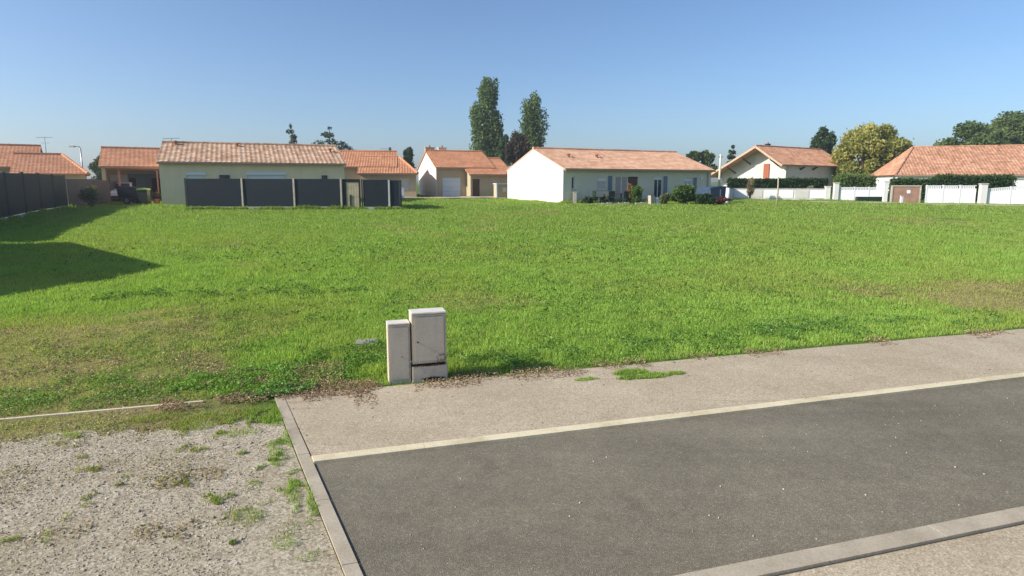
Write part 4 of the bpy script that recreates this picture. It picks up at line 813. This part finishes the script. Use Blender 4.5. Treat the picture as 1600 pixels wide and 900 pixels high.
# leaf lined hedges
def hedge(name, x, y, rot, L_, D_, H_, label, n_, size, c1, c2, z0=0, cat='hedge', bump_=.06, group=None):
    r_ = empty(name, x, y, rot, label, cat, group); n1 = n_; A = np.array([L_ * D_, L_ * H_, L_ * H_, D_ * H_, D_ * H_]); k = rng.choice(5, n1, p=A / A.sum()); u_ = rng.random(n1); v_ = rng.random(n1); P = np.zeros((n1, 3))
    P[:, 0] = np.where(k == 3, 0, np.where(k == 4, L_, u_ * L_)); P[:, 1] = np.where(k == 1, 0, np.where(k == 2, D_, np.where(k == 0, v_ * D_, u_ * D_))); P[:, 2] = np.where(k == 0, H_, v_ * H_)
    P += rng.normal(0, bump_, P.shape); P[:, 2] += (fbm(P[:, 0], P[:, 1], 1.2, 77) - .5) * bump_ * 3; P[:, 2] = np.maximum(P[:, 2], 0) + z0; tn = rng.random((n1, 1)) * .6 + .4 * vn(P[:, 0], P[:, 2], .5, 3)[:, None]; c = np.array(c1) * (1 - tn) + np.array(c2) * tn
    leaf_obj('foliage', [leaf_quads(P, size * (.6 + .8 * rng.random(n1)), c)], M['leaf'], r_)
    mb_ = MB(); mb_.box(.06, L_ - .06, .06, D_ - .06, -.2, z0 + H_ - .08); mb_.build('hedge_core', plain('hedge_interior', (.012, .022, .008), .95, .05), r_)  # solid near-black green box filling the hedge behind its leaves
    return r_
HG1, HG2 = (.020, .048, .012), (.050, .095, .024)
hedge('hedge', 19.3, 54.5, -12, 8.0, 1.0, 1.7, 'trimmed dark green hedge behind the low white wall', 16000, .13, HG1, HG2)
hedge('hedge', 33.4, 62.5, -5, 3.3, 1.2, 1.9, 'unclipped green hedge under the yellow tree', 9000, .16, (.07, .12, .03), (.18, .25, .06), 0, bump_=.16)
hedge('hedge', 31.3, 50.3, -12, 3.1, .9, 1.75, 'green hedge just behind the brick panel', 6000, .13, (.03, .07, .016), (.08, .14, .03))
hedge('hedge', 34.6, 49.6, -13, 5.1, 1.2, 2.0, 'taller dark hedge behind the right white fence', 12000, .13, (.018, .045, .012), (.07, .13, .03), bump_=.10)
# ------------------------------------------------------------------ plants and garden things
def bush(name, x, y, rx, ry, H_, label, n_, size, c1, c2, seed=1, cat='bush', group=None, base=.0):
    random.seed(seed); r_ = empty(name, x, y, 0, label, cat, group); cl = []; mb = MB()
    for k in range(12):
        a_ = random.uniform(0, 6.28); q = random.uniform(.0, .65); c = (rx * q * math.cos(a_), ry * q * math.sin(a_), base + (H_ - base) * random.uniform(.25, .8)); s_ = random.uniform(.25, .42); cl.append((*c, rx * s_ + .05, ry * s_ + .05, H_ * s_ * .6)); mb.tube([(0, 0, -.05), (c[0] * .6, c[1] * .6, c[2] * .5), c], [.03, .02, .006], 5)
    mb.build('stem', M['bark'], r_); leaf_obj('foliage', [clump_leaves(cl, n_, size, c1, c2, .35)], M['leaf'], r_); return r_
bush('shrub', -25.0, 36.4, .72, .55, 1.35, 'dull olive shrub with thin leaves at the end of the dark fence', 2600, .10, (.10, .12, .05), (.24, .24, .11), 3)
bush('shrub', 9.0, 44.2, .6, .5, 1.3, 'green bush with orange stalks before the brown door', 2600, .11, (.06, .13, .02), (.16, .24, .05), 5)
bush('shrub', 8.7, 45.2, .25, .25, 1.55, 'thin plant with orange flowers beside the white house wall', 900, .09, (.22, .13, .06), (.35, .18, .08), 6)
bush('shrub', 12.4, 43.6, 1.4, .8, 1.5, 'large rounded green bush before the right end of the white house', 7500, .13, (.035, .08, .02), (.13, .20, .04), 7)
bush('shrub', 13.6, 43.0, .9, .6, .85, 'lower dark bush just right of the large rounded one', 3500, .12, (.02, .05, .018), (.06, .11, .03), 8)
bush('shrub', 10.9, 43.4, .5, .4, .9, 'straggly yellowish bush left of the large rounded one', 1600, .10, (.10, .12, .04), (.22, .22, .08), 9)
bush('shrub', 15.0, 44.0, .85, .5, .55, 'low shrub with dull red leaves left of the low white wall', 3500, .10, (.10, .03, .03), (.20, .06, .05), 10)
bush('shrub', 5.6, 44.2, .5, .4, .55, 'small dark plant beside the pale post at the house corner', 1200, .10, (.03, .06, .03), (.08, .12, .05), 11)
bush('shrub', 6.9, 44.6, .6, .4, .6, 'low grey-green plant left of the garden table', 1600, .10, (.05, .07, .05), (.13, .15, .09), 12)
bush('shrub', 20.2, 52.0, .33, .3, 1.9, 'narrow pale brown dried shrub standing against the trimmed hedge', 2600, .10, (.20, .16, .09), (.40, .34, .22), 13, base=.2)
bush('shrub', 25.7, 53.0, .5, .4, 1.3, 'small grey-white shrub by the right end of the hedge', 1200, .09, (.2, .2, .17), (.4, .38, .33), 14)
# poles and posts
r = empty('garden_pole', 18.62, 43.0, 1.5, 'slender pale wooden pole standing alone before the chalet hedge', 'pole'); MB().tube([(0, 0, -.2), (.02, 0, 1), (.0, 0, 1.85)], [.05, .048, .04], 8).build('shaft', M['palebark'], r, smooth=True); MB().tube([(0, 0, 1.852), (0, 0, 1.9)], [.045, .02], 8).build('cap', M['metal'], r)
r = empty('utility_pole', 18.35, 54.4, 0, 'tall grey pole beside the left end of the chalet', 'pole'); MB().tube([(0, 0, -.2), (0, 0, 2), (0, 0, 3.85)], [.11, .095, .08], 8).build('shaft', M['greybeige'], r, smooth=True); MB().box(-.2, .2, -.04, .04, 3.6, 3.68).build('crossbar', M['metal'], r)
r = empty('street_lamp', -41.8, 60, 0, 'grey street lamp rising over the roofs at left', 'street lamp'); MB().tube([(0, 0, -.2), (0, 0, 2.5), (0, 0, 4.55)], [.09, .07, .055], 8).build('pole', M['metal'], r, smooth=True)
a_ = MB().tube([(0, 0, 4.5), (-.1, 0, 4.68), (-.7, 0, 4.72)], [.05, .045, .04], 6).build('arm', M['metal'], r); MB().prism([(-1.05, 4.62), (-.55, 4.62), (-.5, 4.74), (-.95, 4.78)], -.13, .13).build('lamp_head', M['metal'], r)
r = empty('garden_post', 4.55, 44.35, 0, 'short pale post at the left corner of the house front', 'post'); MB().box(-.13, .13, -.1, .1, -.2, .82).build('shaft', M['concpost'], r, bevel=.01); MB().box(-.15, .15, -.12, .12, .822, .87).build('cap', M['concrete'], r)
# garden table and chairs
tb = empty('garden_table', 7.5, 44.35, 27, 'dark garden table on the terrace before the patio door', 'table'); MB().box(-.85, .85, -.42, .42, .70, .74).build('tabletop', M['brownwood'], tb, bevel=.006)
for sx in (-1, 1):
    for sy in (-1, 1): MB().box(sx * .75 - .03, sx * .75 + .03, sy * .34 - .03, sy * .34 + .03, 0, .70).build('leg', M['bin'], tb)
def gchair(x, y, rot, lb):
    c = empty('garden_chair', x, y, rot, lb, 'chair', 'garden chairs around the terrace table'); MB().box(-.24, .24, -.22, .22, .42, .46).build('seat', M['bin'], c); MB().box(-.24, .24, .20, .24, .48, .92).build('backrest', M['bin'], c)
    for sx in (-1, 1):
        for sy in (-1, 1): MB().box(sx * .21 - .02, sx * .21 + .02, sy * .2 - .02, sy * .2 + .02, 0, .42).build('leg', M['bin'], c)
gchair(7.0, 43.65, 200, 'dark garden chair before the left half of the terrace table'); gchair(8.05, 44.0, 215, 'dark garden chair before the right half of the terrace table'); gchair(6.15, 44.35, 110, 'dark garden chair at the left end of the terrace table')
# white planters
pl = None
for k, (x, y, hh, lb) in enumerate(((9.85, 43.3, .62, 'tall cream planter box, leftmost of the row of three'), (10.35, 43.5, .5, 'middle white planter box of the row of three'), (10.85, 43.7, .46, 'right white planter box of the row of three'))):
    r = empty('planter_box', x, y, 27, lb, 'planter', 'white planter boxes before the house'); MB().prism([(-.14, 0), (.14, 0), (.18, hh), (-.18, hh)], -.16, .16).build('pot', M['pvc' if k else 'concpost'], r, bevel=.008); MB().box(-.12, .12, -.12, .12, hh + .002, hh + .02).build('soil', M['dark'], r)
# pale stone edging of the terrace
r = empty('terrace_edge', 5.9, 43.1, 10, 'row of pale edging stones along the terrace of the white house', 'edging')
for k in range(13):
    if k == 6: continue
    MB().box(k * .42, k * .42 + .38, -.08, .08, -.1, .09 + .03 * (k % 3)).build('stone', M['concpost'], r, bevel=.015)
# dark blue covered thing and white bucket at right end
r = empty('covered_pool', 15.2, 46.6, 20, 'dark blue covered frame pool at the right end of the white house', 'pool'); MB().prism([(-.8, 0), (1.1, 0), (1.15, .95), (1.0, 1.15), (.3, 1.25), (-.6, 1.15), (-.82, 1.0)], -.7, .7).build('cover', M['darkblue'], r, bevel=.04)
for k in (-.75, .2, 1.1): MB().box(k - .03, k + .03, -.75, -.703, 0, 1.0).build('leg', M['metal'], r)
r = empty('white_barrel', 15.95, 45.3, 0, 'narrow white water butt in front of the dark blue cover', 'barrel'); MB().tube([(0, 0, -.05), (0, 0, .5), (0, 0, 1.15)], [.13, .16, .14], 12).build('tank', M['pvc'], r, smooth=True); MB().tube([(0, 0, 1.152), (0, 0, 1.2)], [.15, .13], 12).build('lid', M['bluegrey'], r)
# meter enclosure left of white gable
r = empty('air_unit', -1.35, 54.6, 22, 'brown box shed with white frame beside the white gable', 'shed'); MB().box(0, 1.3, 0, .8, 0, 1.22).build('box_body', M['tan'], r); MB().box(-.06, 1.34, -.06, .84, 1.222, 1.30).box(-.06, .06, -.06, -.003, 0, 1.22).build('frame', M['pvc'], r); MB().box(.55, .95, -.03, -.003, .55, .95).build('vent', M['greybeige'], r)
r = empty('white_crate', -9.6, 52.6, 10, 'white bin box standing by the brown walled house', 'box'); MB().prism([(-.32, 0), (.32, 0), (.36, .85), (-.36, .85)], -.3, .3).build('tub', M['pvc'], r, bevel=.03); MB().box(-.38, .38, -.32, .32, .852, .92).build('lid', M['pvc'], r, bevel=.01)
# ---- parked car
r = empty('parked_car', -28.75, 45.1, -60, 'silver-white car parked half inside the open carport behind the navy trailer', 'car')
mb = MB(); mb.prism([(-1.9, .28), (1.9, .28), (1.95, .62), (1.75, .82), (.95, .92), (.45, 1.38), (-1.15, 1.42), (-1.75, 1.0), (-1.93, .85)], -.80, .80); body = mb.build('body', M['paintwhite'], r, bevel=.07)
MB().prism([(.88, .95), (.43, 1.33), (-1.10, 1.36), (-1.55, 1.0)], -.815, .815).build('side_window', M['glass'], r); 
MB().add([(1.0, -.62, .93), (1.0, .62, .93), (.52, .58, 1.33), (.52, -.58, 1.33)], [(0, 1, 2, 3)]).build('windscreen', M['glass'], r)
MB().add([(-1.80, -.62, 1.0), (-1.80, .62, 1.0), (-1.24, .58, 1.38), (-1.24, -.58, 1.38)], [(0, 1, 2, 3)]).build('rear_window', M['glass'], r)
for xx in (-1.2, 1.2):
    for yy in (-.78, .78):
        wl = MB().tube([(xx, yy - .1, .3), (xx, yy + .1, .3)], [.3, .3], 18).build('wheel', M['rubber'], r); MB().tube([(xx, yy - .11, .3), (xx, yy + .11, .3)], [.17, .17], 12).build('rim', M['metal'], wl)
for yy in (-.6, .6): MB().box(1.86, 1.97, yy - .16, yy + .16, .62, .76).build('headlight', M['pvc'], r); MB().box(-1.965, -1.86, yy - .12, yy + .12, .70, .92).build('tail_light', M['redlamp'], r)
MB().box(1.9, 2.0, -.7, .7, .30, .45).build('bumper', M['rubber'], r)
# ---- trailer
r = empty('covered_trailer', -25.65, 41.6, 6, 'small trailer under a navy tarpaulin before the carport', 'trailer')
MB().box(-.75, .75, -.5, .5, .30, .44).build('trailer_bed', M['bin'], r, bevel=.02); MB().prism([(-.80, .45), (.80, .45), (.80, 1.06), (.1, 1.16), (-.78, 1.22), (-.84, 1.1)], -.55, .55).build('tarpaulin', M['tarp'], r, bevel=.06)
for yy in (-.56, .56): wl = MB().tube([(-.2, yy - .07, .25), (-.2, yy + .07, .25)], [.25, .25], 16).build('wheel', M['rubber'], r); MB().tube([(-.2, yy - .08, .25), (-.2, yy + .08, .25)], [.14, .14], 12).build('rim', M['metal'], wl)
MB().bar((.75, 0, .48), (1.5, 0, .44), .07).build('drawbar', M['metal'], r); MB().bar((1.35, 0, 0), (1.35, 0, .44), .05).build('jockey_leg', M['metal'], r)
# ---- wheelie bin
r = empty('wheelie_bin', -24.45, 40.7, 12, 'dark green wheelie bin with a lime lid in front of the carport', 'bin')
MB().prism([(-.25, .06), (.25, .06), (.30, .95), (-.30, .95)], -.30, .30).build('bin_body', M['bin'], r, bevel=.02); MB().prism([(-.34, .955), (.34, .955), (.32, 1.04), (.0, 1.09), (-.30, 1.06)], -.34, .34).build('lid', M['lime'], r, bevel=.012)
for sx in (-.24, .24): MB().tube([(sx - .03, .28, .1), (sx + .03, .28, .1)], [.1, .1], 12).build('wheel', M['rubber'], r)
MB().bar((-.25, .40, .9), (.25, .40, .9), .035).build('handle', M['bin'], r)
# ---- potted plants
for x, y, s_, lb, sd_ in ((-23.75, 40.9, 1.0, 'terracotta pot with a dark reddish plant right of the wheelie bin', 31), (-23.2, 40.9, .8, 'smaller potted plant beside the house corner', 32)):
    r = empty('potted_plant', x, y, 0, lb, 'potted plant', 'pots by the carport'); MB().tube([(0, 0, 0), (0, 0, .30 * s_), (0, 0, .36 * s_)], [.15 * s_, .22 * s_, .24 * s_], 14).build('pot', M['terracotta'], r)
    cl = [(random.uniform(-.18, .18), random.uniform(-.15, .15), .36 * s_ + random.uniform(.1, .5) * s_, .16 * s_, .16 * s_, .16 * s_) for _ in range(7)]
    leaf_obj('foliage', [clump_leaves(cl, 700, .08, (.05, .03, .03), (.10, .09, .04), .2)], M['leaf'], r)
# ---- utility cabinets beside the path
cm, n, b = newmat('cabinet_moulding', .75, .3); v = coords(n)
base = ramp(n, noise(n, v, 5, 6, .65), [(.3, (.53, .465, .37)), (.7, (.59, .52, .42))]); fi = ramp(n, noise(n, v, 45, 4, .7), [(.3, (.86, .85, .83)), (.6, (1, 1, 1))])
mp = n.nodes.new('ShaderNodeMapping'); mp.inputs['Scale'].default_value = (14, 14, 1.2); n.links.new(v, mp.inputs[0]); stn = ramp(n, noise(n, mp.outputs[0], 1.3, 5, .6), [(.40, (.955, .95, .94)), (.60, (1, 1, 1))])
n.links.new(mix(n, 1.0, mix(n, 1.0, base, fi, 'MULTIPLY'), stn, 'MULTIPLY'), b.inputs['Base Color']); bump(n, b, noise(n, v, 120, 3), .25, .003); M['cab'] = cm
M['caplid'] = plain('cabinet_top', (.62, .58, .51), .7, .3, .08, 8); M['moss'] = plain('dark_slot', (.035, .035, .022), .95, .05, .4, 30)  # last entry: near-black tone for the slot of the taller cabinet
cr_ = 17
r = empty('utility_cabinet', -1.245, 7.36, cr_, 'taller beige utility cabinet with a dark slot and mossy base', 'cabinet', 'utility cabinets beside the path', z=.02)
W_, H_, Dp = .435, .85, .25
MB().box(0, W_, .0, Dp, .215, H_).build('cabinet_body', M['cab'], r, bevel=.008)
MB().box(-.006, W_ + .008, -.012, Dp + .01, -.05, .188).build('socle', M['cab'], r, bevel=.008)
MB().box(.02, W_ - .02, .02, Dp - .02, .176, .2139).build('recess', M['moss'], r)  # solid near-black filling of the slot between socle and body
dr_ = MB().box(.028, W_ - .028, -.012, -.001, .245, H_ - .03).build('door', M['cab'], r, bevel=.006)
MB().tube([(.07, -.022, .50), (.07, -.011, .50)], [.011, .011], 12).build('lock', M['post'], dr_); MB().box(-.006, W_ + .006, -.014, Dp + .006, H_ + .001, H_ + .022).build('top_cap', M['caplid'], r, bevel=.008)
MB().tube([(.14, -.0205, .10), (.14, -.0125, .10)], [.007, .007], 10).build('screw', M['gutter'], r)
r = empty('utility_cabinet', -1.528, 7.285, cr_, 'shorter narrow beige utility cabinet with a round lock', 'cabinet', 'utility cabinets beside the path', z=.02)
W2, H2 = .272, .735
MB().box(0, W2, 0, .20, -.05, H2).build('cabinet_body', M['cab'], r, bevel=.008)
dr_ = MB().box(.022, W2 - .018, -.011, -.001, .03, H2 - .03).build('door', M['cab'], r, bevel=.006)
MB().tube([(.155, -.021, .33), (.155, -.0115, .33)], [.012, .012], 12).build('lock', M['gutter'], dr_); MB().box(-.005, W2 + .003, -.013, .206, H2 + .001, H2 + .018).build('top_cap', M['caplid'], r, bevel=.007)
# moss and dead stalks at the cabinet foot and slot
lp = []
P = np.stack([-1.245 + .43 * rng.random(500) , 7.36 + 0 * rng.random(500), 0 * rng.random(500)], 1); u_ = rng.random(500); ca, sa = math.cos(R(cr_)), math.sin(R(cr_))
uu = .12 + .28 * u_; P = np.stack([-1.245 + uu * ca + .02 * sa, 7.36 + uu * sa - .02 * ca, .025 + .035 * rng.random(500) * (1 - np.abs(u_ - .5))], 1); lp.append(leaf_quads(P, .02, np.array([[.05, .045, .03]]) * (.6 + rng.random((500, 1)))))
uu = .0 + .42 * rng.random(260); P = np.stack([-1.245 + uu * ca + .016 * sa, 7.36 + uu * sa - .016 * ca, .205 + .014 * rng.random(260) + .05 * np.clip(uu - .3, 0, 1)], 1); lp.append(leaf_quads(P, .016, np.array([[.055, .045, .03]]) * (.6 + rng.random((260, 1)))))
uu = .30 + .12 * rng.random(90); P = np.stack([-1.245 + uu * ca + .018 * sa, 7.36 + uu * sa - .018 * ca, .24 + .12 * rng.random(90) ** 2], 1); lp.append(leaf_quads(P, .014, np.array([[.10, .07, .05]]) * (.6 + rng.random((90, 1)))))
tag(leaf_obj('moss', lp, M['litter']), 'dark moss and dead stalks on the taller cabinet', 'moss', kind='stuff')
# stone lid lying in the grass
r = empty('manhole_cover', -2.24, 9.15, 14, 'grey concrete inspection cover lying in the grass behind the cabinets', 'cover'); MB().box(-.17, .17, -.14, .14, -.05, .055).build('slab', M['gutter'], r, bevel=.008); MB().box(-.12, .12, -.09, .09, .056, .060).build('lid', M['gutter'], r)
